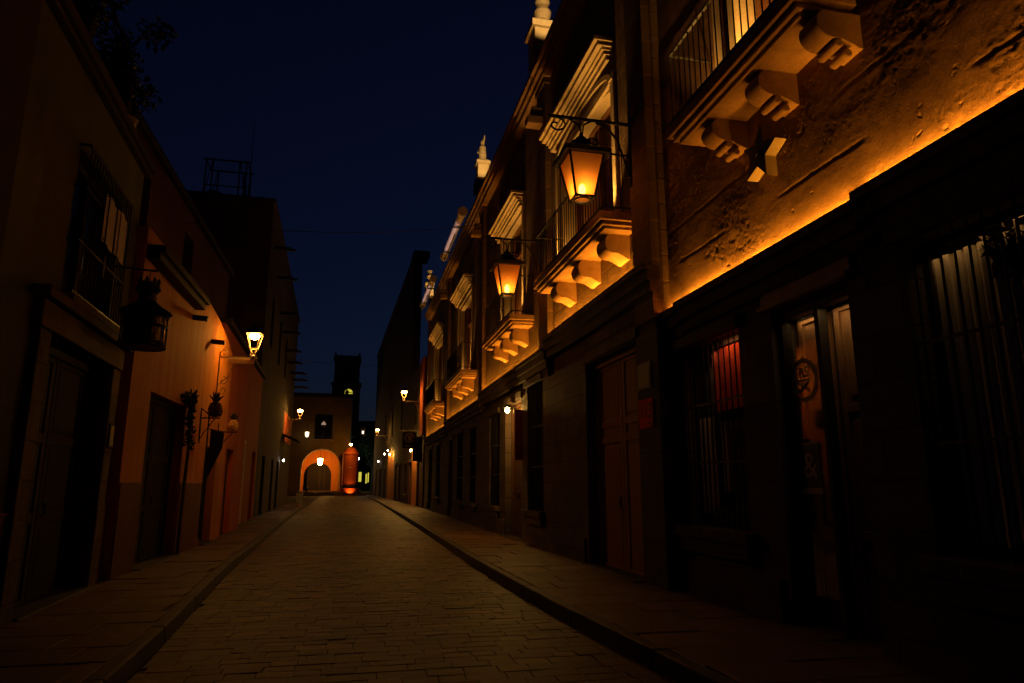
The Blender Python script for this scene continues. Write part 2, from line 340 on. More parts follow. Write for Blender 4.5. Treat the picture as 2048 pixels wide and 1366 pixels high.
g = MB(); g.poly([(-400, -200, 0), (400, -200, 0), (400, 700, 0), (-400, 700, 0)]); struct('ground', g, M['ground'], fix=False)
kl = [(-1.62, -4), (-1.72, 3), (-1.82, 7), (-2.29, 13.5), (-3.0, 28), (-3.55, 42), (-4.06, 58)]
kr = [(3.1, -4), (2.75, 3), (2.5, 6.5), (2.33, 9), (2.19, 13.2), (2.05, 25), (1.7, 45), (1.25, 65), (.45, 96)]
def xat(p, y):
    for (x0, y0), (x1, y1) in zip(p, p[1:]):
        if y0 <= y <= y1: return x0 + (x1 - x0) * (y - y0) / (y1 - y0)
    return p[-1][0] + (p[-1][0] - p[-2][0]) / (p[-1][1] - p[-2][1]) * (y - p[-1][1])
ys = [-4 + 2 * k for k in range(51)]
def lay(mb, y0, y1, xl, xr, row, wid, z, joint, jit, cut):
    """courses of separate stones with chamfered edges, each a little tilted and out of level"""
    y = y0; k = 0
    while y < y1:
        rh = row * random.uniform(.85, 1.15); a0, a1 = xl(y + rh / 2), xr(y + rh / 2)
        x = a0 - random.uniform(0, .6) * wid
        while x < a1:
            w_ = wid * random.uniform(.65, 1.35); u0, u1 = max(x, a0) + joint, min(x + w_, a1) - joint; x += w_
            if u1 - u0 < .06: continue
            h = [z + random.gauss(0, jit)] * 4; tx, ty = random.gauss(0, jit * .6), random.gauss(0, jit * .6)
            h = [h[0] - tx - ty, h[1] + tx - ty, h[2] + tx + ty, h[3] - tx + ty]
            q = lambda d: [(u0 + d + random.uniform(-.006, .006), y + joint + d + random.uniform(-.006, .006)), (u1 - d, y + joint + d + random.uniform(-.006, .006)), (u1 - d, y + rh - joint - d), (u0 + d, y + rh - joint - d)]
            o, n_ = q(0), q(cut)
            i = len(mb.v); mb.v += [(p[0], p[1], z - .03) for p in o] + [(p[0], p[1], hh - cut * .55) for p, hh in zip(o, h)] + [(p[0], p[1], hh) for p, hh in zip(n_, h)]
            mb.f.append((i + 8, i + 9, i + 10, i + 11))
            for e in range(4):
                f_ = (e + 1) % 4; mb.f.append((i + 4 + e, i + 4 + f_, i + 8 + f_, i + 8 + e)); mb.f.append((i + e, i + f_, i + 4 + f_, i + 4 + e))
        y += rh; k += 1
def stone_mat(name, cols, rough, fine, bdist, spec):
    m = surf(name, (.6, .58, .55), (1, 1, 1), rough=rough, scale=2.5, fine=fine, bump=.8, bdist=bdist, spec=spec)
    nt = m.node_tree; b = [n for n in nt.nodes if n.type == 'BSDF_PRINCIPLED'][0]; src = b.inputs['Base Color'].links[0].from_socket
    ge = nd(nt, 'ShaderNodeNewGeometry'); cr = nd(nt, 'ShaderNodeValToRGB'); cr.color_ramp.interpolation = 'LINEAR'
    while len(cr.color_ramp.elements) < len(cols): cr.color_ramp.elements.new(.5)
    for k, c in enumerate(cols): cr.color_ramp.elements[k].position = k / (len(cols) - 1); cr.color_ramp.elements[k].color = (*c, 1)
    nt.links.new(ge.outputs['Random Per Island'], cr.inputs[0])
    mx = nd(nt, 'ShaderNodeMix', data_type='RGBA', blend_type='MULTIPLY'); mx.inputs[0].default_value = 1
    nt.links.new(src, mx.inputs[6]); nt.links.new(cr.outputs[0], mx.inputs[7]); nt.links.new(mx.outputs[2], b.inputs['Base Color'])
    return m
M['setts'] = stone_mat('road_sett_stone', [(.06, .031, .010), (.11, .054, .016), (.08, .044, .013), (.18, .084, .026), (.09, .04, .012), (.15, .082, .026)], .6, 14, .012, .35)
M['slabs'] = stone_mat('pavement_slab_stone', [(.13, .07, .026), (.2, .11, .042), (.16, .09, .034), (.22, .125, .05)], .65, 16, .01, .3)
M['joint'] = surf('dark_joint_sand', (.05, .032, .018), (.08, .052, .03), rough=.95, scale=3, fine=20, bump=.3)
g = MB()
for a, b in zip(ys, ys[1:]): g.poly([(xat(kl, a) - .3, a, .004), (xat(kr, a) + .3, a, .004), (xat(kr, b) + .3, b, .004), (xat(kl, b) - .3, b, .004)])
struct('roadbed', g, M['joint'], fix=False)
g = MB(); lay(g, 1., 97, lambda y: xat(kl, y), lambda y: xat(kr, y), .2, .33, .022, .0025, .0018, .006)
struct('road', g, M['setts'], fix=False)
KH, KW = .18, .16
def pavement(name, edge, far_x, y0, y1, sgn):
    g = MB(); k = MB(); Y = [y for y in ys if y0 <= y <= y1] + [y1]
    Y = sorted(set([y0] + Y))
    for a, b in zip(Y, Y[1:]):
        xa, xb = xat(edge, a), xat(edge, b)
        g.poly([(xa + sgn * KW, a, KH - .02), (far_x(a), a, KH - .02), (far_x(b), b, KH - .02), (xb + sgn * KW, b, KH - .02)])
        j = random.uniform(-.004, .004)
        P = [(xa, a + .008), (xa + sgn * KW, a + .008), (xb + sgn * KW, b - .008), (xb, b - .008)]
        i = k.pts([(x, y, 0) for x, y in P] + [(x + (sgn * .02 if q in (0, 3) else 0), y, KH + j) for q, (x, y) in enumerate(P)])
        for f in ((0, 1, 2, 3), (4, 5, 6, 7), (0, 1, 5, 4), (1, 2, 6, 5), (2, 3, 7, 6), (3, 0, 4, 7)): k.f.append(tuple(i + q for q in f))
    struct('pavement_bed', g, M['joint'], fix=False)
    g = MB()
    if sgn < 0: lay(g, max(y0, 1.), y1, far_x, lambda y: xat(edge, y) - KW, .62, .85, KH, .004, .0035, .01)
    else: lay(g, max(y0, 1.), y1, lambda y: xat(edge, y) + KW, far_x, .62, .85, KH, .004, .0035, .01)
    struct('pavement', g, M['slabs'], fix=False)
    struct('kerb', k, M['kerb'], bevel=.018)
pavement('l', kl, lambda y: -4.2 - max(0, y - 15) * .05, -4, 58, -1)
pavement('r', kr, lambda y: 4.75 - max(0, y - 15) * .02, -4, 96, 1)
# raised plaza at the end of the street, with a step
g = MB(); g.box(-40, 30, 97.5, 150, 0, .42); g.box(-14, -.2, 98.6, 150, .42, .62); struct('plaza_paving', g, M['flag'], bevel=.02)

# ================================================================== NEAR RIGHT HOUSE (A)
A = on(LA, 0, 0, 0, 'stone_house', 'near right house with rough wall glowing orange above a long dark ledge', 'house')
S = 1
AT = 13.0; LZ = 4.12
opsA = [(1.9, 4.72, 1.05, 3.6), (5.41, 6.68, .14, 3.47), (7.37, 9.0, 1.05, 3.47)]
w = MB(S); wall_mesh(w, -4, 9.25, 0, LZ - .3, opsA, .34)
w.build('ground_floor_wall', M['dark_stone'], A)
w = MB(S); wall_mesh(w, -4, 9.25, LZ - .3, AT, [(4.6, 7.2, 6.12, 9.4)], .5)
w.build('upper_wall', M['render_a'], A)
from mathutils import noise as NZ
def relief(par, u0, u1, z0, z1, st, v0):
    """coat of coarse render with real relief: grain, pitted patches, long chipped seams"""
    m = MB(1); nu, nz = int((u1 - u0) / st), int((z1 - z0) / st)
    for j in range(nz + 1):
        z = z0 + (z1 - z0) * j / nz
        for i in range(nu + 1):
            u = u0 + (u1 - u0) * i / nu
            big = NZ.noise((u * .9, z * 1.4, 3.1)); mid = NZ.noise((u * 3.1, z * 4.3, 7.7)); g1 = NZ.noise((u * 11, z * 13, 1.3)); g2 = NZ.noise((u * 27, z * 29, 5.)); g3 = NZ.noise((u * 46, z * 44, 9.))
            patch = max(0., min(1., (big + mid * .5) * 2.2 + .1))
            d = .0025 * mid + .0015 * g1 + (.001 + .003 * patch) * g2 + (.0016 + .0034 * patch) * g3
            pit = NZ.noise((u * 12 + 40, z * 12.5, 2.2)) + .4 * NZ.noise((u * 27, z * 28, 8.))
            d -= .017 * patch * max(0., pit - .38) / .5
            for k, (zs, sl) in enumerate(((4.72, .012), (5.33, -.01), (5.96, .015), (6.7, 0), (7.4, .01))):
                dz = z - zs - sl * (u - 5) - .02 * NZ.noise((u * 1.3, k * 5., .5)) - .012 * NZ.noise((u * 7, k * 3., 4.))
                on_ = NZ.noise((u * .8 + 9 * k, k * 2., 6.)) + .15
                if on_ > 0 and abs(dz) < .022: d -= .010 * min(1, on_ * 4) * (1 - abs(dz) / .022)
            m.v.append((u, v0 + d, z))
    for j in range(nz):
        for i in range(nu):
            a = j * (nu + 1) + i
            if 4.38 < m.v[a][0] < 7.42 and m.v[a][2] > 5.95: continue
            m.f.append((a, a + 1, a + nu + 2, a + nu + 1))
    return m.build('render_coat', M['render_a'], par, smooth=True, fix=False)
relief(A, 2.6, 9.245, LZ - .12, 8.3, .02, .02)
# ledge with upstand lip, in three lengths laid at slightly different heights
for (a, b, dz) in ((-4, 5.02, .07), (5.02, 8.7, 0), (8.7, 9.25, -.04)):
    m = MB(S); z = LZ + dz
    m.box(a, b, .001, .07, z - .42, z - .26); m.box(a, b, .001, .14, z - .26, z - .1); m.box(a, b, .001, .2, z - .1, z - .035); m.box(a, b, .165, .2, z - .035, z); m.box(b - .015, b, .001, .165, z - .035, z - .001); m.box(a, a + .015, .001, .165, z - .035, z - .001)
    lg = m.build('ledge', M['dark_stone'], A, bevel=.004)
    m = MB(S); m.box(a + .02, b - .02, .06, .08, z - .033, z - .022); m.build('led_strip', M['led'], lg)
LEDP = 16.5
def led(parent, u0, u1, z, side, per_m=LEDP, v=.055, tilt=34):
    L = u1 - u0
    lamp('AREA', 'strip_light', parent, ((u0 + u1) / 2, v * side, z), per_m * L, (1., .355, .022), shape='RECTANGLE', size=L, size_y=.02, rot=(PI + side * R(tilt), 0, 0), spread=R(115))
led(A, .5, 5.0, LZ + .055, S); led(A, 5.03, 8.68, LZ - .015, S); led(A, 8.72, 9.15, LZ - .055, S)
# plinth
for a, b in ((-4, 5.3), (6.8, 9.25)): m = MB(S); m.box(a, b, .001, .06, 0, .62); m.build('plinth', M['dark_stone'], A, bevel=.01)
# --- ground-floor windows
def low_window(par, u0, u1, z0, z1, kind):
    S = 1
    m = MB(S); f = .07
    for a, b, c, d in ((u0, u0 + f, z0, z1), (u1 - f, u1, z0, z1), (u0 + f, u1 - f, z0, z0 + f), (u0 + f, u1 - f, z1 - f, z1)): m.box(a, b, -.3, -.2, c, d)
    wn = m.build('window', M['black_wood'], par)
    m = MB(S); grille(m, u0, u1, -.06, z0 + .002, z1 - .002, int((u1 - u0) / .13), .011, (z0 + (z1 - z0) * .34, z0 + (z1 - z0) * .66)); m.build('grille', M['iron'], wn)
    m = MB(S); m.box(u0 - .12, u1 + .12, .001, .16, z0 - .13, z0 - .002); m.box(u0 - .06, u1 + .06, .062, .1, z0 - .32, z0 - .13); m.build('sill', M['dark_stone'], wn, bevel=.01)
    m = MB(S); m.box(u0 - .1, u1 + .1, .001, .09, z1 + .01, z1 + .16); m.build('lintel', M['dark_stone'], wn, bevel=.01)
    return wn
w1 = low_window(A, 7.37, 9.0, 1.05, 3.47, 1)
w2 = low_window(A, 1.9, 4.72, 1.05, 3.6, 1)
m = MB(S)      # folds of the pale curtain behind the first grille
for k in range(6): m.tube([(8.62 + k * .06, -.27 + .012 * (k % 2), 1.2), (8.62 + k * .06, -.27 + .012 * (k % 2), 2.5)], .026, 8)
for k in range(12): m.tube([(7.5 + k * .08, -.28, 1.5), (7.5 + k * .08, -.28, 2.42)], .02, 8)
m.build('curtain', M['cream'], w1, smooth=True)
m = MB(S)
for k in range(13): m.tube([(7.48 + k * .08, -.27 + .01 * (k % 3), 2.55), (7.48 + k * .08, -.265 + .01 * (k % 2), 3.38)], .042, 8)
m.build('red_curtain', M['red_cloth'], w1, smooth=True)
m = MB(S); m.box(7.45, 8.0, -.24, -.17, 1.5, 2.3); m.box(7.5, 8.5, -.25, -.15, 1.12, 1.3); m.build('display_box', M['black_wood'], w1)
lamp('AREA', 'curtain_light', w1, (7.75, -.12, 3.44), 1.1, (1., .32, .1), shape='RECTANGLE', size=.7, size_y=.06, rot=(-R(25), 0, 0))
m = MB(S)
for k in range(13): m.tube([(4.62 - k * .11 - .02, -.27 + .012 * (k % 2), 1.15), (4.62 - k * .11, -.27 + .012 * (k % 2), 3.45)], .05, 8)
m.build('curtain', M['cream'], w2, smooth=True)
m = MB(S); m.tube([(3.75, -.2, 3.4), (3.74, -.2, 2.85)], .008, 6); m.tube([(3.64, -.2, 3.25), (3.86, -.2, 3.28), (3.85, -.2, 3.5), (3.65, -.2, 3.5)], .008, 6, closed=True); m.build('lamp_reflection_shape', M['iron_paint'], w2)  # rod and frame modelled to stand for a street lamp reflected in the window
m = MB(S); m.leaves((3.9, -.2, 3.3), .28, 90, .07, (1, .15, .8)); m.build('dry_wreath', M['bark'], w2, fix=False)
m = MB(S); m.leaves((3.7, -.19, 1.5), .3, 100, .07, (1, .15, .7)); m.build('dry_bouquet', M['bark'], w2, fix=False)
lamp('AREA', 'curtain_light', w2, (4.2, -.18, 3.51), .26, (1., .52, .17), shape='RECTANGLE', size=.9, size_y=.03, rot=(-R(7), 0, 0), spread=R(100))  # added to brighten the pale curtain; no lamp known behind this window
lamp('AREA', 'curtain_light', w1, (8.5, -.19, 3.38), .15, (1., .66, .3), shape='RECTANGLE', size=.5, size_y=.03, rot=(-R(14), 0, 0), spread=R(80))  # second light added here for the pale curtain folds
# --- shop door with decals
m = MB(S)
for a, b, c, d in ((5.41, 5.48, .14, 3.47), (6.6, 6.68, .14, 3.47), (5.48, 6.6, 3.38, 3.47)): m.box(a, b, -.2, -.08, c, d)
m.box(6.0, 6.07, -.21, -.1, .14, 3.38)
dr = m.build('shop_door', M['black_wood'], A, bevel=.006)
m = MB(S); door_leaf(m, 6.1, 6.58, -.29, .16, 3.36, (.3, .68), st=.075); m.build('door_leaf', M['mid_wood'], dr, bevel=.004)
m = MB(S); door_leaf(m, 5.5, 5.98, -.29, .16, 3.36, (.3, .68), st=.075); m.build('door_leaf', M['mid_wood'], dr, bevel=.004)
m = MB(S); m.box(6.075, 6.595, -.15, -.142, .5, 3.36); m.build('glass_pane', M['glass'], dr)
m = MB(S)     # ring decal with a small drawing and lettering
def ring(m, c, r, w, v0, v1, n=40):
    for k in range(n):
        a, b = 2 * PI * k / n, 2 * PI * (k + 1) / n
        m.extr_v([(c[0] + r * math.cos(a), c[1] + r * math.sin(a)), (c[0] + r * math.cos(b), c[1] + r * math.sin(b)), (c[0] + (r - w) * math.cos(b), c[1] + (r - w) * math.sin(b)), (c[0] + (r - w) * math.cos(a), c[1] + (r - w) * math.sin(a))], v0, v1)
dc = (6.38, 2.68)
ring(m, dc, .235, .05, -.14, -.136)
m.text('RS', .16, 6.37, -.14, 2.76, .002); m.tube([(6.47, -.138, 2.56), (6.3, -.138, 2.66)], .012, 6); m.tube([(6.47, -.138, 2.66), (6.3, -.138, 2.56)], .012, 6); m.box(6.28, 6.48, -.14, -.136, 2.67, 2.69)
m.build('round_decal', M['white_decal'], dr)
m = MB(S); m.box(6.22, 6.56, -.14, -.134, 1.56, 2.0); m.build('poster', M['black_paint'], dr)
m = MB(S); m.text('&', .36, 6.39, -.1335, 1.78, .001); m.box(6.22, 6.56, -.1335, -.132, 2.0, 2.03); m.box(6.22, 6.56, -.1335, -.132, 1.5, 1.56); m.build('poster_lettering', M['white_decal'], dr)
m = MB(S); m.box(5.3, 6.8, .001, .1, 3.5, 3.56); m.box(5.3, 6.8, .001, .04, 3.56, 3.72); m.build('door_lintel', M['pale_stone'], dr, bevel=.012)
m = MB(S); m.tube([(6.1, -.06, 1.2), (6.1, -.045, 1.25), (6.1, -.045, 1.45), (6.1, -.06, 1.5)], .012, 6); m.build('handle', M['iron'], dr)
for u, v_, p_ in ((5.75, -.115, .8), (6.33, -.21, .45)): lamp('AREA', 'added_door_light', dr, (u, v_, 3.365), p_, (1., .62, .24), shape='RECTANGLE', size=.42, size_y=.03, rot=(-R(10), 0, 0))  # added to brighten the door panels; no lamp known in this recess
# --- balcony
def balcony(par, u0, u1, z, proj, corbels, cw, cproj, ch, name='balcony', rail_h=1.05, nb=None, rolls=False, S=1, vw=0.):
    """u0..u1 outer ends at the lip, underside at z"""
    m = MB(S)
    for (o, a, b) in ((.12, 0, .05), (.06, .05, .1), (.075, .1, .12), (0, .12, .26)):
        m.box(u0 + o, u1 - o, vw, proj - o, z + a + .0, z + b)
    s_ = m.build(name, M['cut_stone'], par, bevel=.012)
    for cu in corbels:
        m = MB(S); m.extr_u([(vw + a, z + .0 + b) for a, b in corbel_prof(cproj, ch)], cu - cw / 2, cu + cw / 2)
        if rolls:
            pass
        cb_ = m.build('corbel', M['cut_stone'], s_, bevel=.07, smooth=True); cb_.modifiers[0].segments = 4
        if rolls:
            for vv, zz, k_ in ((.56, .9, .5), (.34, 1.1, .4)):
                m = MB(S); m.tube([(cu - cw * k_, vw + cproj * vv, z - ch * zz), (cu + cw * k_, vw + cproj * vv, z - ch * zz)], ch * .13, 12); m.build('scroll_roll', M['cut_stone'], s_, bevel=.012, smooth=True)
    m = MB(S); zt = z + .26; v = proj - .07; e = .07
    n = nb or int((u1 - u0) / .125)
    for k in range(n + 1):
        u = u0 + e + (u1 - u0 - 2 * e) * k / n
        m.tube([(u, v, zt), (u, v, zt + rail_h)], .010, 6)
    k2 = max(2, int((proj - .1) / .13))
    for ue in (u0 + e, u1 - e):
        for k in range(k2): 
            vv = vw + .02 + (v - vw) * k / k2
            m.tube([(ue, vv, zt), (ue, vv, zt + rail_h)], .010, 6)
        for zz in (zt + .1, zt + rail_h): m.box(ue - .012, ue + .012, vw, v + .02, zz - .012, zz + .012)
    for zz in (zt + .1, zt + rail_h): m.box(u0 + e - .02, u1 - e + .02, v - .018, v + .018, zz - .014, zz + .014)
    m.box(u0 + e - .02, u1 - e + .02, v + .03, v + .055, zt + .002, zt + .05)
    m.build('railing', M['iron'], s_)
    return s_
bA = balcony(A, 4.87, 7.64, 5.92, .68, (4.98, 5.95, 6.95), .27, .48, .36, rolls=True, nb=20)
# window of that balcony: reveal, jambs, doors
def jamb_frame(m, u0, u1, z0, z1, wd, v0, v1):
    m.box(u0 - wd, u0, v0, v1, z0, z1); m.box(u1, u1 + wd, v0, v1, z0, z1); m.box(u0 - wd, u1 + wd, v0, v1, z1, z1 + wd)
m = MB(S); jamb_frame(m, 4.6, 7.2, 6.19, 9.4, .2, .001, .05)
bw = m.build('balcony_window', M['pale_stone'], A, bevel=.01)
for a, b in ((6.98, 7.195), (4.62, 4.84)): m = MB(S); m.box(a, b, -.42, -.02, 6.16, 9.38); m.build('jamb', M['pale_stone'], bw, bevel=.01)
m = MB(S)
for a, b in ((6.86, 6.98), (4.84, 4.96)): m.box(a, b, -.42, -.34, 6.13, 9.3)
door_leaf(m, 5.92, 6.86, -.4, 6.13, 9.3, (.28, .33), st=.1); door_leaf(m, 4.96, 5.9, -.4, 6.13, 9.3, (.28, .33), st=.1)
m.build('door_leaf', M['wood'], bw, bevel=.005)
def uplight(par, u, v, z, power, S=1, aim=(0, -.12, 1), spot=R(100), blend=.6, col=(1., .47, .085)):
    m = MB(S); m.lathe([(.045, 0), (.045, .07), (.04, .075), (.034, .07)], (u, v, z), 12); o = m.build('uplight', M['iron'], par)
    lamp('SPOT', 'uplight_beam', o, (u, v * S, z + .085), power, col, spot_size=spot, spot_blend=blend, shadow_soft_size=.03, aim=(aim[0], aim[1] * S, aim[2]))
    return o
uplight(bA, 7.3, .16, 6.18, 160); uplight(bA, 6.6, -.2, 6.18, 420, aim=(0.35, -.02, 1)); uplight(bA, 4.5, .14, 6.18, 60)
# dark roof parapet of the near house
m = MB(S); m.box(-4, 9.2, .001, .2, AT - .4, AT - .15); m.box(-4, 9.2, .001, .3, AT - .15, AT + .1); m.build('cornice', M['cut_stone'], A, bevel=.01)

# iron star on the wall
st = on(LA, 6.4, .0, 5.27, 'iron_star', 'black five-pointed iron star plate fixed below the nearest balcony', 'star')
m = MB(S); P = []
for k in range(10):
    a = PI / 2 + .25 + PI * k / 5; r_ = .34 if k % 2 == 0 else .145
    P.append((r_ * math.cos(a), r_ * math.sin(a)))
m.extr_v(P, .03, .17); m.build('star_plate', M['iron_paint'], st, bevel=.004)  # pale sides put the uplit edge tone into the colour
m = MB(S); m.extr_v([(x * .985, y * .985) for x, y in P], .171, .175); m.tube([(0, .175, 0), (0, .21, 0)], .035, 10); m.build('star_face', M['iron'], st)
m = MB(S); m.tube([(0, -.02, 0), (0, .03, 0)], .03, 8); m.build('anchor_rod', M['iron'], st)

# signs on the pier between the wooden door and the first window
sg = on(LB, -.42, .0, 2.63, 'house_number_sign', 'small orange sign with black figures 113 on the dark pier', 'sign')
m = MB(S); m.box(-.25, .25, .012, .035, -.22, .22); m.build('sign_board', M['sign_orange'], sg, bevel=.004)
m = MB(S); m.text('113', .3, .0, .036, .03, .002); m.build('sign_figures', M['black_paint'], sg)
m = MB(S); m.box(-.2, -.02, .036, .038, -.16, -.145); m.build('sign_underline', M['black_paint'], sg)
pq = on(LB, -.42, .0, 3.2, 'stone_plaque', 'pale square stone plaque just above the orange number sign', 'plaque')
m = MB(S); m.box(-.24, .24, .012, .04, -.2, .2); m.build('plaque_slab', M['plaque'], pq, bevel=.006)
m = MB(S); m.box(-.2, .2, .04, .046, -.17, .17); m.build('plaque_field', M['plaque'], pq, bevel=.006)

# ================================================================== BALCONY HOUSE (B)
B = on(LB, 0, 0, 0, 'balcony_house', 'long dark stone house with four uplit balconies, lanterns and roof finials', 'house')
BE = 31.8; BT = 12.3; BW = -.1
bays = [(-.16, 4.85, 4.87), (5.6, 13.15, 4.66), (13.85, 22.3, 4.46), (23.2, 31.4, 4.28)]      # u0, u1, ledge lip
piers = [(-.85, -.16), (4.85, 5.6), (13.15, 13.85), (22.3, 23.2), (31.4, 31.8)]
lowops = [(-.06, 2.36, .14, 3.84), (5.4, 6.9, .98, 4.0), (7.55, 9.5, .14, 3.8), (10.3, 11.9, .95, 3.7), (14.4, 15.9, .95, 3.6), (17.4, 19.0, .95, 3.6), (20.2, 21.6, .14, 3.5), (24.6, 26.4, .95, 3.5), (28.2, 30, .14, 3.5)]
w = MB(S); wall_mesh(w, -.85, BE, 0, 4.0, lowops, .36); w.build('ground_floor_wall', M['dark_stone'], B)
wins = [(.75, 4.13, 5.9, 9.36, True), (7.6, 10.3, 5.85, 9.3, False), (16.0, 19.4, 5.75, 9.25, False), (24.9, 28.6, 5.65, 9.3, False)]
w = MB(S); wall_mesh(w, -.85, BE, 4.0, BT, [t[:4] for t in wins], .45, BW); w.build('upper_wall', M['ashlar'], B)
for (a, b) in piers:
    m = MB(S); m.box(a, b, BW - .05, .04, 4.0, BT + .02); m.box(a - .04, b + .04, BW, .08, BT - .9, BT - .75); m.build('pilaster', M['pier_stone'], B, bevel=.012)
for i, (a, b, z) in enumerate(bays):
    m = MB(S); a2 = piers[i][0] if i else -.85; b2 = piers[i + 1][0] if i < 3 else BE
    m.box(a2, b2, .001, .08, z - .45, z - .28); m.box(a2, b2, BW, .13, z - .28, z - .1); m.box(a2, b2, BW, .19, z - .1, z - .035); m.box(a2, b2, .155, .19, z - .035, z)
    lg = m.build('ledge', M['dark_stone'], B, bevel=.008)
    m = MB(S); m.box(a + .05, b - .05, -.01, .012, z - .033, z - .022); m.build('led_strip', M['led'], lg)
    led(lg, a + .03, b - .03, z - .012, S, LEDP * (1.15, 1., .9, .85)[i], v=-.055, tilt=4)
# parapet and cornice
m = MB(S); m.box(-.85, BE, BW, .12, BT - .75, BT - .6); m.box(-.85, BE, BW, .2, BT - .6, BT - .45); m.box(-.85, BE, BW, .28, BT - .45, BT - .32); m.box(-.85, BE, BW - .2, .06, BT + .001, BT + .12)
m.build('cornice', M['cut_stone'], B, bevel=.012)
# small water spouts on the upper wall
for (u, z) in ((5.22, 10.5), (13.5, 10.6), (22.75, 10.7)):
    m = MB(S); m.box(u - .16, u + .16, BW, .42, z - .1, z + .12); m.box(u - .12, u + .12, BW, .3, z + .12, z + .38); m.build('water_spout', M['cut_stone'], B, bevel=.02)
# pale rolled pipes along the parapet of the far bays
for (u0, u1, z) in ((15.2, 20.9, 12.15), (25.5, 31.2, 12.45)):
    m = MB(S); m.tube([(u0, .48, z), (u1, .48, z)], .15, 14); m.tube([(u0 - .02, .48, z), (u0 + .16, .48, z)], .2, 14); m.tube([(u1 - .16, .48, z), (u1 + .02, .48, z)], .2, 14)
    pp = m.build('parapet_pipe', M['pinkpipe'], B, smooth=True)
    for k in range(2):
        u = u0 + (u1 - u0) * (.22 + .56 * k); m = MB(S); m.box(u - .03, u + .03, .06, .64, z - .22, z - .17); m.box(u - .03, u + .03, .64, .67, z - .22, z + .05); br = m.build('pipe_bracket', M['iron'], pp)
    m = MB(S); m.box(u0 + 1, u1 - 1, .62, .66, z - .62, z - .58); br = m.build('added_light_bar', M['iron'], pp)  # bar added to carry the fill light; no fixture known on this parapet
    lamp('AREA', 'pipe_fill_light', br, ((u0 + u1) / 2, .64 * S, z - .57), 3.2, (1., .70, .62), shape='RECTANGLE', size=u1 - u0 - 2, size_y=.03, rot=(PI, 0, 0), spread=R(70))  # fill light added to make the pale pipes show up
# upper windows with cornices and balconies
BAL = [((-.1, 4.16), 5.70, .55, (.45, 1.85, 3.3), .42), ((6.55, 10.35), 5.60, .55, (7.3, 8.5, 9.7), .36), ((14.9, 19.1), 5.52, .55, (15.7, 17, 18.4), .36), ((23.6, 27.9), 5.38, .55, (24.4, 25.7, 27.1), .36)]
for i, ((u0, u1, z0, z1, arch), (bu, bz, bp, cb, cwid)) in enumerate(zip(wins, BAL)):
    m = MB(S); jamb_frame(m, u0, u1, z0, z1 - (.0 if not arch else .5), .16, BW + .001, BW + .07)
    if not arch: jamb_frame(m, u0 + .1, u1 - .1, z0, z1 - .1, .1, BW - .2, BW - .02)
    wn = m.build('balcony_window', M['pale_stone'], B, bevel=.012)
    if arch:   # flat basket arch: spandrel infill and two mouldings
        n = 24; uc = (u0 + u1) / 2; hw = (u1 - u0) / 2; zs = z1 - .5
        def arc(rx, rz, zc): return [(uc + rx * math.cos(PI * k / n), zc + rz * math.sin(PI * k / n)) for k in range(n + 1)]
        m = MB(S)
        for (ra, rb, za, zb, v0, v1) in ((hw, hw + .14, .36, .47, BW - .3, BW + .1), (hw - .16, hw - .02, .26, .34, BW - .32, BW + .03), (hw - .3, hw - .18, .16, .24, BW - .34, BW - .06)):
            p, q = arc(ra, za, zs), arc(rb, zb, zs)
            for k in range(n): m.extr_v([p[k], p[k + 1], q[k + 1], q[k]], v0, v1)
        m.build('arch_moulding', M['pale_stone'], wn)
        m = MB(S); p = arc(hw, .36, zs)
        for k in range(n): m.extr_v([p[k], p[k + 1], (p[k + 1][0], z1 + .01), (p[k][0], z1 + .01)], BW - .3, BW - .001)
        m.build('spandrel', M['ashlar'], wn)
        for a in (u0, u1 - .16): m = MB(S); m.box(a, a + .16, BW - .3, BW - .02, z0, zs); m.build('jamb', M['pale_stone'], wn, bevel=.012)
    # cornice over the window
    zc = (9.6, 9.55, 9.75, 9.8)[i]; cu0, cu1 = ((.72, 4.4), (7.55, 10.7), (16.1, 19.95), (25, 29))[i]
    m = MB(S)
    for (o, a, b) in ((.04, -.3, -.2), (.09, -.2, -.12), (.14, -.12, -.06), (.23, -.06, .03), (.3, .03, .12)):
        m.box(cu0 - o * .4, cu1 + o * .4, BW, BW + .1 + o, zc + a, zc + b)
    m.build('window_cornice', M['pale_stone'], wn, bevel=.012)
    # wooden leaves
    zt = z1 - (.5 if arch else .12); um = (u0 + u1) / 2; a0, a1 = u0 + .2, u1 - .2
    m = MB(S)
    for a, b in ((a0, a0 + .09), (a1 - .09, a1)): m.box(a, b, BW - .42, BW - .3, z0, zt + .3)
    m.box(a0, a1, BW - .42, BW - .31, zt - .75, zt - .63); m.box(a0, a1, BW - .42, BW - .31, zt + .1, zt + .3)
    for a, b in ((a0 + .09, um - .03), (um + .03, a1 - .09)): door_leaf(m, a, b, BW - .39, z0, zt - .76, (.3, .34), st=.11)
    m.box(um - .03, um + .03, BW - .4, BW - .32, z0, zt)
    m.build('door_leaf', M['wood'], wn, bevel=.006)
    bl = balcony(B, bu[0], bu[1], bz, bp, cb, cwid, .44, .42, nb=(30, 26, 28, 28)[i], vw=BW + .001)
    pw = (420, 300, 170, 130)[i]
    uplight(bl, u0 + .02, .2, bz + .26, pw, aim=(0, -.05, 1), spot=R(58), blend=.9); uplight(bl, u1 - .02, .2, bz + .26, pw, aim=(0, -.05, 1), spot=R(58), blend=.9)
    uplight(bl, u0 + .1, BW - .12, bz + .26, pw * .55, aim=(.12, -.05, 1)); uplight(bl, u1 - .3, BW - .12, bz + .26, pw * .4, aim=(-.1, -.05, 1))
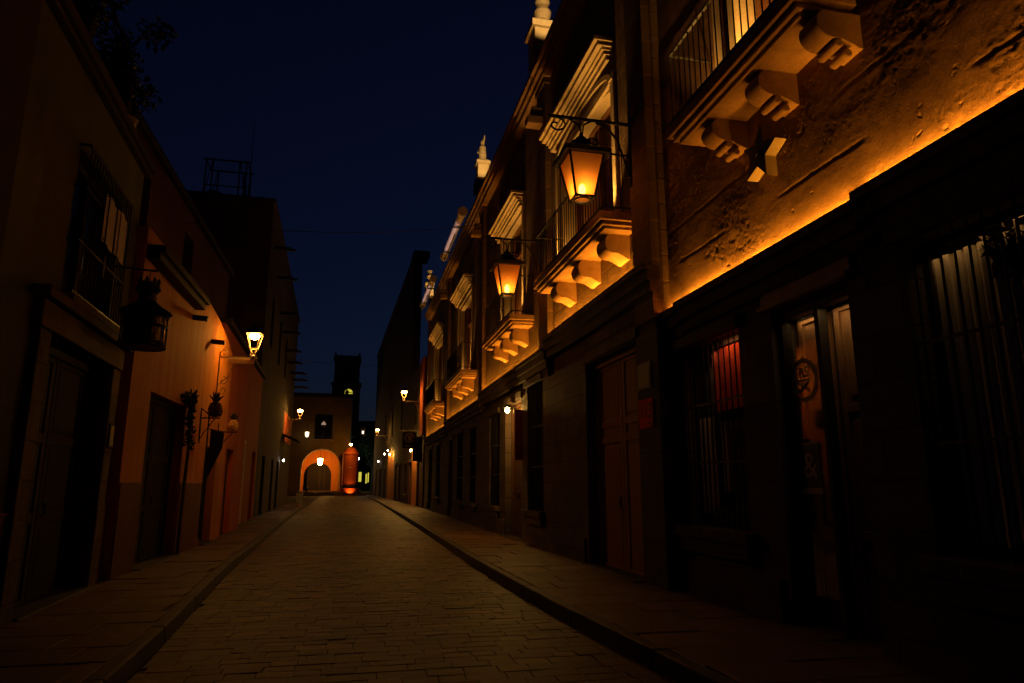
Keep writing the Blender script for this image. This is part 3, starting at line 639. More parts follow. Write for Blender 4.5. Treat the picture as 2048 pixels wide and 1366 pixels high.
# ground-floor doors and windows
def low_door(par, u0, u1, z1, mat, panels=(.34, .66), S=1, v=-.24, z0=.14, lint=True, lmat='dark_stone', side_mat=None):
    um = (u0 + u1) / 2
    m = MB(S); m.box(u0, u0 + .09, v - .06, v + .06, z0, z1); m.box(u1 - .09, u1, v - .06, v + .06, z0, z1); m.box(u0 + .09, u1 - .09, v - .06, v + .06, z1 - .1, z1)
    d = m.build('street_door', mat, par, bevel=.006)
    for a, b in ((u0 + .09, um - .012), (um + .012, u1 - .09)):
        m = MB(S); door_leaf(m, a, b, v - .02, z0 + .02, z1 - .1, panels, st=.12); lf = m.build('door_leaf', mat, d, bevel=.005)
    m = MB(S); m.tube([(um + .08, v + .02, 1.2), (um + .08, v + .06, 1.22), (um + .08, v + .06, 1.36), (um + .08, v + .02, 1.38)], .012, 6); m.build('handle', M['iron'], d)
    if lint:
        m = MB(S); m.box(u0 - .12, u1 + .12, .001, .05, z1 + .02, z1 + .22); m.build('lintel', M[lmat], d, bevel=.01)
    m = MB(S); m.box(u0 - .02, u1 + .02, -.2, .16, .1, .2); m.build('doorstep', M['kerb'], d, bevel=.015)
    return d
low_door(B, -.06, 2.36, 3.84, M['mid_wood'], (.62, .7))
for (a, b, c, d) in lowops[1:]:
    if c > .5: low_window(B, a, b, c, d, 0)
for k, (a, b, c, d) in enumerate(lowops[1:]):
    if c < .5: low_door(B, a, b, d, M['dark_wood'])
for (a, b) in ((2.5, 5.3), (9.6, 20.1), (21.7, 28.1), (30.1, 31.7)): m = MB(S); m.box(a, b, .001, .05, .14, .62); m.build('plinth', M['dark_stone'], B, bevel=.01)
# an open red-lit shutter next to the small wall lamp
m = MB(S); m.box(7.44, 7.48, .002, .2, 2.2, 3.5); m.box(7.43, 7.44, .03, .17, 2.3, 3.4); m.build('shutter', M['red_plaster'], B, bevel=.004)

# finials on the parapet
def finial(u, z, lab, kind, pw, k=1., kf=1.):
    f = on(LB, u, -.02, z, 'roof_finial', lab, 'finial', 'stone finials on the parapet of the balcony house')
    m = MB(S); m.box(-.34, .34, -.3, .3, -1., -.12); m.box(-.42, .42, -.38, .38, -.12, .06); m.box(-.3, .3, -.28, .28, .06, .16); m.build('pedestal', M['pale_stone'], f, bevel=.02)
    m = MB(S)
    if kind == 0:   # baluster-like carved figure
        m.lathe([(.3, .16), (.27, .3), (.2, .36), (.29, .5), (.31, .62), (.22, .76), (.2, .86), (.27, .96), (.23, 1.1), (.3, 1.2), (.2, 1.32), (.24, 1.42), (.12, 1.55), (.02, 1.7)], (0, 0, 0), 14)
    elif kind == 1: # standing figure with a raised arm
        m.lathe([(.26, .16), (.24, .38), (.2, .4), (.25, .55), (.22, .62), (.24, .66), (.2, .84), (.22, 1.02), (.13, 1.14), (.11, 1.2), (.14, 1.3), (.1, 1.42), (.02, 1.46)], (0, 0, 0), 12)
        m.tube([(.12, .1, 1.0), (-.05, -.02, 1.25), (-.14, -.08, 1.55), (-.16, -.1, 1.72)], [.09, .08, .06, .045], 8)
        m.tube([(.16, .12, 1.02), (.22, .22, .85), (.1, .28, .72)], [.07, .06, .05], 8)
    else:
        m.lathe([(.28, .16), (.2, .3), (.15, .42), (.26, .62), (.28, .74), (.16, .9), (.12, 1.02), (.2, 1.1), (.22, 1.2), (.1, 1.26)], (0, 0, 0), 12)
        m.tube([(-.26, 0, .98), (-.18, 0, 1.1), (.18, 0, 1.1), (.26, 0, .98)], .06, 8)
    fg = m.build('carved_figure', M['pale_stone'], f, bevel=.015, smooth=True); fg.scale = (kf, kf, (1 + kf) / 2); f.scale = (k, k, k)
    zf = (BT + .125 - z) / k; uplight(f, -1.9 / k, .02, zf, pw, aim=(1.75 / k, .02, -zf + .45), spot=R(60), col=(1., .58, .18))
    return f
finial(5.2, 13.1, 'carved stone finial on the nearest roof edge, cut by the photo top', 0, 230, 1., .75)
finial(13.75, 13.52, 'slender figure-like stone finial with a raised arm against the blue sky', 1, 330, .7, .9)
finial(32.2, 14.1, 'small far finial with a crossbar, lower down the roof line', 2, 330, .8, .9)
m = MB(S); m.box(31.81, 32.5, -.5, -.02, 0, 13.25); m.build('end_pier', M['ashlar'], B, bevel=.01)
m = MB(S); m.box(13.45, 14.05, -.3, .26, 12.32, 12.85); m.box(4.85, 5.55, -.3, .05, 12.3, 12.4); m.build('parapet_block', M['ashlar'], B, bevel=.01)

# hanging amber lanterns on scrolled wall brackets
def wall_lantern(line, u, z, lab, S=1):
    t = on(line, u, 0, z, 'hanging_lantern', lab, 'lantern', 'amber lanterns hung from scrolled brackets')
    # bracket: bar, brace and scrolls (z measured from the lantern's lower rim)
    zb = 1.42
    m = MB(S); m.box(-.02, .02, .03, 1.46, zb - .02, zb + .02)
    def crv(p, r=.017): m.tube([(0, .06 + a * 1.32, b) for a, b in p], r, 6)
    crv([(-.02, zb - .95), (.02, zb - .9), (.08, zb - .62), (.16, zb - .3), (.3, zb - .08), (.44, zb - .03)], .02)
    crv([(.5, zb - .02), (.6, zb - .1), (.62, zb - .3), (.54, zb - .42)] + scroll((.47, zb - .40), .1, .9, 1, 14, 0), .017)
    crv([(.78, zb - .02), (.66, zb - .12), (.62, zb - .3)], .015)
    crv(scroll((.95, zb - .15), .14, 1.1, 1, 18, PI / 2), .016)
    m.box(-.03, .03, .035, .06, zb - 1.1, zb + .12)
    m.tube([(.0, .04, zb - .92), (-.0, .12, zb - .92)], .02, 6)
    m.build('bracket', M['iron'], t)
    v = .9
    m = MB(S)
    for k in range(5):      # chain links
        zz = zb - .04 - k * .052
        ax = [(.018 * math.cos(q * PI / 3) if k % 2 else 0, v + (0 if k % 2 else .018 * math.cos(q * PI / 3)), zz - .028 + .034 * math.sin(q * PI / 3)) for q in range(6)]
        m.tube(ax, .006, 5, closed=True)
    m.build('chain', M['iron'], t)
    # body
    ht, hb, zt, z0 = .29, .155, .74, 0.
    cs = [(1, 1), (-1, 1), (-1, -1), (1, -1)]
    m = MB(S)
    for a, b in cs: m.tube([(a * ht, v + b * ht, zt), (a * hb, v + b * hb, z0 + .02)], .021, 6)
    for h_, zz in ((ht, zt), (hb, z0 + .02)):
        for a, b in zip(cs, cs[1:] + cs[:1]): m.tube([(a[0] * h_, v + a[1] * h_, zz), (b[0] * h_, v + b[1] * h_, zz)], .021, 6)
    ring_p = [(.13 * math.cos(q * PI / 8), v + .13 * math.sin(q * PI / 8), z0) for q in range(16)]
    m.tube(ring_p, .014, 6, closed=True)
    for a, b in cs: m.tube([(a * hb, v + b * hb, z0 + .01), (a * .095, v + b * .095, z0)], .012, 5)
    m.build('lantern_frame', M['iron'], t)
    m = MB(S); r2 = math.sqrt(2)
    m.lathe([((ht + .075) * r2, zt - .05), ((ht + .085) * r2, zt + .02), ((ht + .03) * r2, zt + .05), (.17 * r2, zt + .15), (.11 * r2, zt + .2)], (0, v, 0), 4, PI / 4)
    m.lathe([(.13, zt + .18), (.17, zt + .22), (.17, zt + .26), (.1, zt + .3), (.08, zt + .34), (.04, zt + .37), (.02, zt + .43)], (0, v, 0), 14)
    m.build('lantern_roof', M['iron'], t)
    for k, (a, b) in enumerate(zip(cs, cs[1:] + cs[:1])):
        m = MB(S); i_ = .012
        m.poly([(a[0] * (ht - i_), v + a[1] * (ht - i_), zt), (b[0] * (ht - i_), v + b[1] * (ht - i_), zt), (b[0] * (hb - i_), v + b[1] * (hb - i_), z0 + .03), (a[0] * (hb - i_), v + a[1] * (hb - i_), z0 + .03)])
        m.build('glass_pane', M['amber'], t, fix=False)
    m = MB(S); m.lathe([(.01, .06), (.045, .1), (.06, .17), (.045, .23), (.02, .27)], (0, v, 0), 12); m.build('bulb', M['flame'], t, smooth=True)
    return t
lant1 = wall_lantern(LB, -.25, 6.03, 'nearest amber lantern, hung from the pilaster before the arched balcony window')
copy_to(lant1, LB, 5.27, 0, 5.95, 'second amber lantern, hung from the next pilaster down the street')

# ================================================================== FAR RIGHT HOUSE (C)
C = on(LC, 0, 0, 0, 'tall_house', 'tall black house beyond the balconies on the right, its roof corner rising into the sky', 'house')
copsC = [(2.7, 3.9, .14, 3.1), (7.3, 8.7, .14, 3.1), (10.5, 12, .9, 3.1), (15, 16.6, .14, 3.1), (18.5, 20, .14, 3.2), (31, 33, .14, 3.2), (38, 40, .14, 3.2), (45, 47, .14, 3.2)]
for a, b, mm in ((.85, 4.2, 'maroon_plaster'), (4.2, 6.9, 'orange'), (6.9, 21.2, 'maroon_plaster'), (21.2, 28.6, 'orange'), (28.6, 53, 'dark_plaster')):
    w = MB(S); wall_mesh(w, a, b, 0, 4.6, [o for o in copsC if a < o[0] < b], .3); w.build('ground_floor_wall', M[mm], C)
w = MB(S); wall_mesh(w, .85, 2.4, 4.6, 9.5, [], .3, .12); w.build('front_wall', M['red_plaster'], C)
w = MB(S); wall_mesh(w, 2.4, 9.3, 4.6, 9.5, [(5, 6.2, 5.6, 8)], .3, -.02); w.build('middle_wall', M['dark_plaster'], C)
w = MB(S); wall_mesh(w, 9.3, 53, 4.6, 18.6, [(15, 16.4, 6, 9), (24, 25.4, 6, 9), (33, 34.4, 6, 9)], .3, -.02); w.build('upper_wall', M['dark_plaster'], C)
m = MB(S); m.box(9.25, 53, -.5, .12, 18.6, 19.); m.box(9.4, 11.2, -1.2, .05, 19., 19.5); m.build('cornice', M['dark_plaster'], C, bevel=.03)
for (a, b, c, d) in copsC:
    if c < .5: low_door(C, a, b, d, M['dark_wood'], v=-.2)
    else: low_window(C, a, b, c, d, 0)

# street lamps on wall brackets
def street_lamp(line, u, z, arm, lab, S, bulb='bulb', board=False, bs_=1.4):
    """z: height of the arm; the open four-sided lantern stands on the end of the arm"""
    t = on(line, u, 0, z, 'street_lamp', lab, 'street lamp', 'lit lantern street lamps on wall brackets')
    m = MB(S)
    m.box(-.02, .02, .002, .03, -1.05, .14); m.box(-.018, .018, .03, arm + .12, -.018, .018)
    def crv(p, r=.011): m.tube([(0, a, b) for a, b in p], r, 6)
    crv([(.04, .02)] + scroll((.13, .1), .1, .9, -1, 14, PI), .011)
    crv(scroll((.14, -.62), .12, 1.0, -1, 16, PI * .5)); crv(scroll((.13, -.86), .1, 1.0, 1, 16, -PI * .5))
    crv([(.03, -.72), (.25, -.52), (.32, -.3), (.45, -.05)], .011); crv([(arm - .35, -.02), (arm - .2, -.12), (arm - .02, -.05)], .01)
    m.build('bracket', M['iron_paint'], t)
    v = arm
    m = MB(S)
    m.lathe([(.05, .018), (.06, .05), (.025, .08), (.03, .14)], (0, v, 0), 10)
    cs = [(1, 1), (-1, 1), (-1, -1), (1, -1)]
    for a, b in cs:
        m.tube([(a * .09, v + b * .09, .24), (a * .04, v + b * .04, .14), (a * .075, v + b * .075, .06)], .011, 5)
        m.tube([(a * .09, v + b * .09, .24), (a * .185, v + b * .185, .64)], .012, 6)
    for h_, zz in ((.185, .64), (.09, .24)):
        for a, b in zip(cs, cs[1:] + cs[:1]): m.tube([(a[0] * h_, v + a[1] * h_, zz), (b[0] * h_, v + b[1] * h_, zz)], .012, 6)
    m.build('lantern_frame', M['iron_paint'], t)
    m = MB(S); m.lathe([(.29, .645), (.3, .66), (.17, .76), (.08, .82), (.03, .9), (.01, .93)], (0, v, 0), 4, PI / 4); m.build('lantern_roof', M['iron'], t)
    m = MB(S); k_ = bs_; m.lathe([(.04 * k_, .64), (.085 * k_, .615), (.095 * k_, .575), (.07 * k_, .52), (.02 * k_, .49)], (0, v, 0), 12); m.build('bulb', M[bulb], t, smooth=True)
    if board:
        m = MB(S); m.box(-.03, .03, .22, arm + .04, -.16, -.03); m.build('arm_board', M['arm_board'], t, bevel=.006)
    return t
lampA = street_lamp(L2, 6.45, 4.8, .82, 'nearest lit street lamp, on the orange plaster wall at left', -1, board=True)
street_lamp(L3, 27.6, 5.82, .85, 'second lit street lamp on the left side, near the end of the street', -1, 'bulb_far', bs_=1.95)
lC = street_lamp(LC, 2.3, 6.8, 1.15, 'lit street lamp on the right at the red wall strip beyond the balconies', 1, 'bulb_far', bs_=1.95)
copy_to(lC, LC, 28.5, 0, 6.35, 'farthest lit street lamp on the right, lowest over the road')

# little wall lamps at doors
def door_lamp(line, u, v, z, lab, S, bulb='small_bulb', down=True, pw=0):
    t = on(line, u, 0, z, 'wall_lamp', lab, 'wall lamp', 'small lit wall lamps by the doors')
    m = MB(S); m.box(-.03, .03, -.0, .02, -.12, .12); m.tube([(0, .02, .05), (0, v * .6, .12), (0, v, .1)], .012, 6)
    m.lathe([(.02, .12), (.1, .06), (.11, .03), (.1, .03), (.02, .1)], (0, v, 0), 12); m.build('bracket', M['iron'], t)
    m = MB(S); m.lathe([(.02, .04), (.055, .0), (.06, -.05), (.03, -.1)], (0, v, 0), 10); m.build('bulb', M[bulb], t, smooth=True)
    return t
door_lamp(LB, 8.35, .2, 3.62, 'small starry lamp above the dark doorway under the second balcony', 1)
door_lamp(LC, 5.2, .3, 3.85, 'lowest of three small lamps above the yellow-lit wall strip at right', 1)
door_lamp(LC, 6.1, .35, 4.15, 'middle one of three small lamps above the yellow-lit wall strip at right', 1)
door_lamp(LC, 7.1, .4, 4.45, 'highest of three small lamps above the yellow-lit wall strip at right', 1)
door_lamp(LC, 25.0, .3, 4.75, 'upper lamp of the bright cluster under the farthest right street lamp', 1)
door_lamp(LC, 27.0, .45, 4.5, 'left lamp of the bright cluster under the farthest right street lamp', 1)
door_lamp(LC, 22.6, .3, 4.3, 'right lamp of the bright cluster under the farthest right street lamp', 1)
door_lamp(L3, 24.5, .2, 3.05, 'tiny white lamp low on the dark left wall near the street end', -1, 'tiny_bulb')

door_lamp(LC, 40., .2, 4.2, 'small white lamp farthest along the right wall, next to the plaza', 1, 'tiny_bulb')
# hanging round sign
hs = on(LC, 2.6, 0, 4.95, 'hanging_shop_sign', 'dark square sign with a pale ring hanging over the right pavement', 'sign')
m = MB(S); m.tube([(0, 0, 0), (0, 1.35, 0)], .018, 6); m.build('sign_rod', M['iron_paint'], hs)
m = MB(S); m.box(-.025, .025, .25, 1.15, -1.12, -.1); m.tube([(0, .35, 0), (0, .35, -.1)], .008, 5); m.tube([(0, 1.05, 0), (0, 1.05, -.1)], .008, 5); m.build('sign_board', M['black_paint'], hs, bevel=.006)
m = MB(S)
for k in range(24):
    a, b = 2 * PI * k / 24, 2 * PI * (k + 1) / 24
    m.extr_u([(.7 + .3 * math.cos(a), -.48 + .3 * math.sin(a)), (.7 + .3 * math.cos(b), -.48 + .3 * math.sin(b)), (.7 + .24 * math.cos(b), -.48 + .24 * math.sin(b)), (.7 + .24 * math.cos(a), -.48 + .24 * math.sin(a))], -.034, -.026)
m.extr_u([(.58, -.35), (.8, -.35), (.8, -.42), (.66, -.42), (.66, -.46), (.78, -.46), (.78, -.52), (.66, -.52), (.66, -.57), (.8, -.57), (.8, -.63), (.58, -.63)], -.034, -.026)
for a, b in ((.42, .66), (.72, .98)): m.extr_u([(a, -.94), (b, -.94), (b, -1.02), (a, -1.02)], -.034, -.026)
m.build('sign_emblem', M['plaque'], hs)
hb = on(LC, 1.2, 0, 2.9, 'pennant_banner', 'black pennant hanging beside the red wall strip on the right', 'banner')
m = MB(S); m.extr_u([(.03, 0), (.62, .1), (.62, 1.5), (.03, 1.6)], -.01, .01); m.tube([(0, 0, 1.6), (0, .66, 1.52)], .014, 6); m.build('banner_cloth', M['black_paint'], hb)

# ================================================================== LEFT SIDE
# L0: dark house at the picture's left edge
H0 = on(L1, 0, 0, 0, 'edge_house', 'black house front filling the far left edge of the picture', 'house')
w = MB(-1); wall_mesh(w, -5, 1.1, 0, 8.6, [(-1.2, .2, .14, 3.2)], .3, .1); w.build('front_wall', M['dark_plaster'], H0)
m = MB(-1); m.box(-5, 1.1, -.2, .3, 8.6, 8.8); m.build('roof_edge', M['dark_plaster'], H0)
# L1: ochre house
H1 = on(L1, 0, 0, 0, 'ochre_house', 'dim ochre house at left with barred window over a dark stone doorway', 'house')
S = -1
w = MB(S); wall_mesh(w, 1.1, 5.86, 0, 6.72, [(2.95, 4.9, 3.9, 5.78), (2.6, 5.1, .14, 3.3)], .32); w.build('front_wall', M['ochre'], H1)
m = MB(S); m.box(1.1, 5.9, -.65, .1, 6.73, 6.8); m.box(1.1, 5.94, -.65, .16, 6.8, 6.9); m.box(1.1, 5.86, -.65, -.2, 6.9, 7.6); m.build('roof_edge', M['dark_plaster'], H1, bevel=.015)
m = MB(S); m.box(2.25, 2.59, .001, .1, .14, 3.3); m.box(5.11, 5.45, .001, .1, .14, 3.3); m.box(2.2, 5.5, .001, .12, 3.31, 3.62); m.box(2.1, 5.6, .001, .2, 3.63, 3.75)
m.build('door_surround', M['dark_stone'], H1, bevel=.012)
d = low_door(H1, 2.6, 5.1, 3.29, M['black_wood'], S=-1, lint=False)
for a, b in ((1.12, 2.24), (5.46, 5.87)): m = MB(S); m.box(a, b, .001, .035, .1, 1.28); m.box(a, b, .001, .05, 1.28, 1.31); m.build('dado', M['dado'], H1, bevel=.006)
m = MB(S)
for a, b, c, d_ in ((2.95, 3.03, 3.9, 5.78), (4.82, 4.9, 3.9, 5.78), (3.03, 4.82, 3.9, 3.98), (3.03, 4.82, 5.7, 5.78), (3.88, 3.96, 3.98, 5.7)): m.box(a, b, -.25, -.15, c, d_)
wn = m.build('barred_window', M['black_wood'], H1)
m = MB(S); m.box(3.03, 4.82, -.22, -.21, 3.98, 5.7); m.build('pane', M['dark_pane'], wn)
m = MB(S); grille(m, 2.9, 4.95, .13, 3.85, 5.82, 17, .01, (3.9, 4.55, 5.25, 5.78))
for ue in (2.9, 4.95):
    for z in (3.88, 4.55, 5.25, 5.8): m.box(ue - .012, ue + .012, 0, .14, z - .012, z + .012)
m.build('grille', M['iron'], wn)
m = MB(S); m.box(2.8, 5.05, .001, .2, 3.74, 3.84); m.build('sill', M['dark_stone'], wn, bevel=.01)
bs = on(L1, 4.12, .15, 4.78, 'window_banner', 'pale blank banner tied to the grille of the left barred window', 'banner')
m = MB(S); n = 10
for k in range(n):
    a, b = -.55 + 1.1 * k / n, -.55 + 1.1 * (k + 1) / n
    va, vb = .02 + .02 * math.sin(k * 1.3), .02 + .02 * math.sin((k + 1) * 1.3)
    m.extr_u([(va, .0), (va + .006, .0), (va + .006, .66), (va, .66)], a, b)
m.build('banner_cloth', M['banner'], bs)
m = MB(S)
for a in (-.53, .53):
    for z in (.03, .63): m.tube([(a, -.02, z), (a, .05, z)], .008, 5)
m.build('tie', M['iron'], bs)
# big dark lantern on a rod
bl = on(L1, 4.35, 0, 3.5, 'unlit_lantern', 'big unlit black cage lantern with a crown top hanging from the ochre house', 'lantern')
v = .62; m = MB(S); m.tube([(0, 0, 1.16), (0, .72, 1.13)], .016, 6); m.box(-.03, .03, .001, .02, 1.0, 1.3); m.tube([(0, v, 1.13), (0, v, .95)], .008, 6); m.build('bracket', M['iron'], bl)
m = MB(S)
m.lathe([(.04, .97), (.09, .93), (.15, .9), (.17, .84), (.12, .78), (.13, .66), (.2, .6), (.33, .52), (.35, .49), (.31, .485)], (0, v, 0), 16)
for k in range(8): a = PI * k / 4; m.lathe([(.005, .9), (.03, .96), (.005, 1.02)], (.13 * math.cos(a), v + .13 * math.sin(a), 0), 6)
m.build('crown_top', M['iron'], bl, smooth=True)
m = MB(S)
for k in range(12): a = PI * k / 6; m.tube([(.3 * math.cos(a), v + .3 * math.sin(a), .5), (.3 * math.cos(a), v + .3 * math.sin(a), .0)], .011, 5)
for zz, rr in ((.0, .3), (.06, .3), (.3, .3), (.45, .31)): m.tube([(rr * math.cos(q * PI / 10), v + rr * math.sin(q * PI / 10), zz) for q in range(20)], .013, 6, closed=True)
m.lathe([(.29, .0), (.29, .02), (.02, .03), (.02, .0)], (0, v, 0), 16)
m.build('cage', M['iron'], bl)
m = MB(S); m.lathe([(.27, .03), (.27, .47)], (0, v, 0), 16); m.build('glass_drum', M['dark_pane'], bl, smooth=True)

mb_ = on(L1, 5.3, 0, 2.3, 'meter_box', 'small grey electric meter box beside the dark doorway of the ochre house', 'meter box')
m = MB(-1); m.box(-.12, .12, .001, .12, -.18, .18); m.build('box_body', M['dark_plaster'], mb_, bevel=.01)
m = MB(-1); m.box(-.09, .09, .121, .128, -.15, .15); m.build('box_lid', M['plaque'], mb_, bevel=.004); m = MB(-1); m.tube([(0, .03, .18), (0, .03, 1.6)], .015, 6); m.build('conduit', M['iron'], mb_)
# roof terrace: railing frame, shrubs and a pale pot
rt = on(L1, 3.2, -.35, 7.6, 'terrace_pergola', 'dark iron pergola frame on the roof terrace at upper left', 'pergola')
m = MB(S)
for u in (.1, 1.8, 2.5): m.tube([(u, 0, 0), (u, 0, 1.25)], .025, 6)
m.tube([(.1, 0, 1.25), (2.5, 0, 1.18)], .025, 6); m.tube([(.1, 0, .5), (2.5, 0, .5)], .018, 6); m.tube([(2.5, 0, 1.2), (2.5, -1.6, 1.3)], .025, 6)
m.build('pergola_frame', M['iron'], rt)
def potted(line, u, v, z, rad, n, lab, S, potm='terracotta', h=.8):
    t = on(line, u, v, z, 'potted_shrub', lab, 'potted shrub', 'shrubs on the roof terrace')
    m = MB(S); m.lathe([(.1, 0), (.16, .3), (.18, .32), (.15, .3)], (0, 0, 0), 12); m.build('pot', M[potm], t, smooth=True)
    m = MB(S); m.tube([(0, 0, .28), (.03, .02, .5), (0, 0, h)], [.03, .025, .015], 6); m.build('stem', M['bark'], t)
    m = MB(S)
    for k in range(6):
        a = random.uniform(0, 2 * PI); r_ = rad * random.uniform(.2, .8)
        m.leaves((r_ * math.cos(a), r_ * math.sin(a), h + rad * random.uniform(-.5, .9)), rad * .55, n // 6, .07)
    m.build('foliage', M['leaf'], t, fix=False)
potted(L1, 4.9, -.1, 6.92, .55, 700, 'shrub in the pale pot on the left roof terrace', -1, h=1.3)
potted(L1, 5.5, -.35, 7.6, .5, 600, 'low bushy shrub at the outer corner of the left roof terrace', -1, 'black_wood', h=.45)
potted(L1, 3.4, -.3, 7.6, .45, 500, 'upper left shrub under the pergola frame of the roof terrace', -1, 'black_wood', h=.5)

# L2: orange house
H2 = on(L2, 0, 0, 0, 'orange_house', 'streaky orange plaster house lit by the nearest left street lamp', 'house')
ops2 = [(1.0, 3.6, .14, 3.2), (5.95, 7.2, .14, 2.5), (9.1, 10.3, .14, 2.6)]
w = MB(S); wall_mesh(w, -.12, 8.25, 0, 4.4, ops2[:2], .35)
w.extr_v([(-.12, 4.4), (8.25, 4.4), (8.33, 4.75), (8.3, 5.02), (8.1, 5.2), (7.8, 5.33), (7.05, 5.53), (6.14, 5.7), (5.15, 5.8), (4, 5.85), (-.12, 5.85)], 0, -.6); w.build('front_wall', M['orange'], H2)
w = MB(S); wall_mesh(w, 8.3, 12.2, 0, 5.2, [ops2[2]], .3, -.1); w.build('side_wall', M['red_plaster'], H2)
m = MB(S); m.box(-.1, 3.5, .001, .22, 5.3, 5.42); m.box(-.1, 3.5, .001, .3, 5.42, 5.54); m.build('eave', M['black_wood'], H2, bevel=.01)
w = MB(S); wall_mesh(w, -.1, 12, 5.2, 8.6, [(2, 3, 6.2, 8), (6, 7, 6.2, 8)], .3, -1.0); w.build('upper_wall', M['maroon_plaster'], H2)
m = MB(S); m.box(-.1, 12.1, -1.8, -.85, 8.6, 8.75); m.build('roof_edge', M['black_wood'], H2, bevel=.02)
for a, b in ((-.1, .98), (3.62, 5.9)): m = MB(S); m.box(a, b, .001, .02, .1, 1.62); m.build('dado', M['dado'], H2, bevel=.006)
low_door(H2, 1.0, 3.6, 3.2, M['black_wood'], S=-1, lint=False)
low_door(H2, 5.95, 7.2, 2.5, M['black_wood'], S=-1, lint=False)
m = MB(S); m.box(9.1, 10.3, -.3, -.24, .14, 2.6); m.build('street_door', M['dark_wood'], H2)
for (u, z) in ((3.4, 5.12), (5.42, 5.0)):
    m = MB(S); m.tube([(u, -.05, z), (u, .3, z - .03)], .06, 8); m.build('drain_spout', M['black_wood'], H2)
vn = on(L2, 2.9, .02, 2.6, 'climbing_vine', 'leafy dark vine hanging over the arched doorway of the orange house', 'vine')
m = MB(S)
for k in range(7): m.leaves((.15 + .7 * (k / 6), random.uniform(.03, .1), .72 + random.uniform(-.06, .08)), .14, 34, .05, (1.3, .4, .8))
for k in range(22): m.leaves((.74 + random.uniform(-.2, .12), random.uniform(.04, .14), .8 - 1.0 * (k / 21) ** 1.4), random.uniform(.08, .19), 30, .055, (1, .5, 1.2))
m.build('foliage', M['leaf'], vn, fix=False)
m = MB(S); m.tube([(.8, .05, -2.45), (.78, .06, -1), (.8, .08, .2), (.4, .09, .8), (.1, .07, .8)], [.04, .035, .03, .025, .015], 6); m.build('stem', M['bark'], vn)
# pineapple ornaments on brackets
def pineapple(u, v, z, s, mat, lab, pole):
    t = on(L2, u, 0, z, 'pineapple_ornament', lab, 'ornament', 'pineapple ornaments on the left wall')
    m = MB(S); n = 14
    prof = [(.05, 0), (.12, .03), (.17, .1), (.19, .2), (.17, .32), (.12, .42), (.06, .46)]
    m.lathe([(r_ * s, z_ * s) for r_, z_ in prof], (0, v, 0), n)
    for r in range(6):
        for k in range(9):
            a = 2 * PI * (k + .5 * (r % 2)) / 9; zz = .06 + r * .065; rr = (.16, .185, .19, .18, .16, .13)[r]
            m.lathe([(.005 * s, -.03 * s), (.035 * s, 0), (.005 * s, .035 * s)], (rr * s * math.cos(a), v + rr * s * math.sin(a), zz * s), 5)
    m.build('fruit', mat, t, smooth=False)
    m = MB(S)
    for k in range(11):
        a = 2 * PI * k / 11; o = .05 + .13 * (k % 2); h = .3 - .1 * (k % 2)
        m.tube([(.03 * math.cos(a) * s, v + .03 * math.sin(a) * s, .44 * s), ((.04 + o * .45) * math.cos(a) * s, v + (.04 + o * .45) * math.sin(a) * s, (.44 + h * .6) * s), ((.05 + o) * math.cos(a) * s, v + (.05 + o) * math.sin(a) * s, (.44 + h) * s)], [.035 * s, .03 * s, .004 * s], 5)
    m.build('leaf_crown', M['leaf'], t)
    m = MB(S); m.tube([(0, .0, -.02), (0, v + .12, -.02)], .016, 6); m.tube([(0, .02, -.5), (0, .1, -.35), (0, v, -.04)], .012, 6); m.box(-.03, .03, .002, .02, -.6, .2)
    if pole: m.tube([(0, v - .12, .25), (0, v - .12, -2.7)], .018, 6); m.tube([(0, v - .12, .05), (0, v - .35, .25), (0, v - .4, .18)], .012, 6)
    m.build('bracket', M['iron'], t)
pineapple(5.0, .3, 3.12, .8, M['pine_dark'], 'dark pineapple ornament with spiky crown on a bracket under the lamp', True)
pineapple(7.1, .36, 2.95, .66, M['pine_yellow'], 'yellow pineapple ornament hanging farther along the orange wall', False)
pn = on(L2, 5.9, .0, 2.0, 'pennant_banner', 'black triangular pennant hanging under the dark pineapple ornament', 'banner')
m = MB(S); m.extr_u([(.06, .9), (.38, .82), (.36, .45), (.08, -.25)], -.008, .008); m.tube([(0, 0, .92), (0, .42, .84)], .012, 6); m.build('banner_cloth', M['black_paint'], pn)

# L3: tall dark house with drain spouts
H3 = on(L3, 0, 0, 0, 'dark_tall_house', 'tall dark house behind the orange one with a row of drain spouts', 'house')
ops3 = [(5.2, 6.5, .14, 2.9), (9.3, 10.6, .14, 2.9), (13.5, 15, .14, 2.9), (18.6, 20, .14, 2.9), (22.3, 23.8, .14, 2.9)]
w = MB(S); wall_mesh(w, .25, 11.2, 0, 6.1, ops3[:2], .3); w.build('low_front_wall', M['red_plaster'], H3)
w = MB(S); wall_mesh(w, 11.2, 34.2, 0, 4.4, ops3[2:], .3, -.01); w.build('ground_floor_wall', M['dark_plaster'], H3)
w = MB(S); wall_mesh(w, 25.6, 34.2, 4.4, 7.0, [], .3, -.012); w.build('end_wall', M['red_plaster'], H3)
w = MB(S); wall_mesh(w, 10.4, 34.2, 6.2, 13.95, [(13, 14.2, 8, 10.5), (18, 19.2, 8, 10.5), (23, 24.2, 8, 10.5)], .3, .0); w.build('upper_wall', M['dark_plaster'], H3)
m = MB(S); m.box(11.2, 25.6, -.5, -.013, 4.4, 6.2); m.build('frieze', M['dark_plaster'], H3)
m = MB(S); m.box(10.3, 10.39, -4.2, .0, 5.9, 13.9); m.box(10.24, 10.3, -4.2, -1.25, 5.9, 13.88); m.box(10.22, 10.24, -3.6, -2.2, 7.4, 11); m.build('gable_wall', M['maroon_plaster'], H3)
m = MB(S); m.box(10.2, 34.25, -4.2, .1, 13.96, 14.12); m.build('parapet', M['dark_plaster'], H3, bevel=.02)
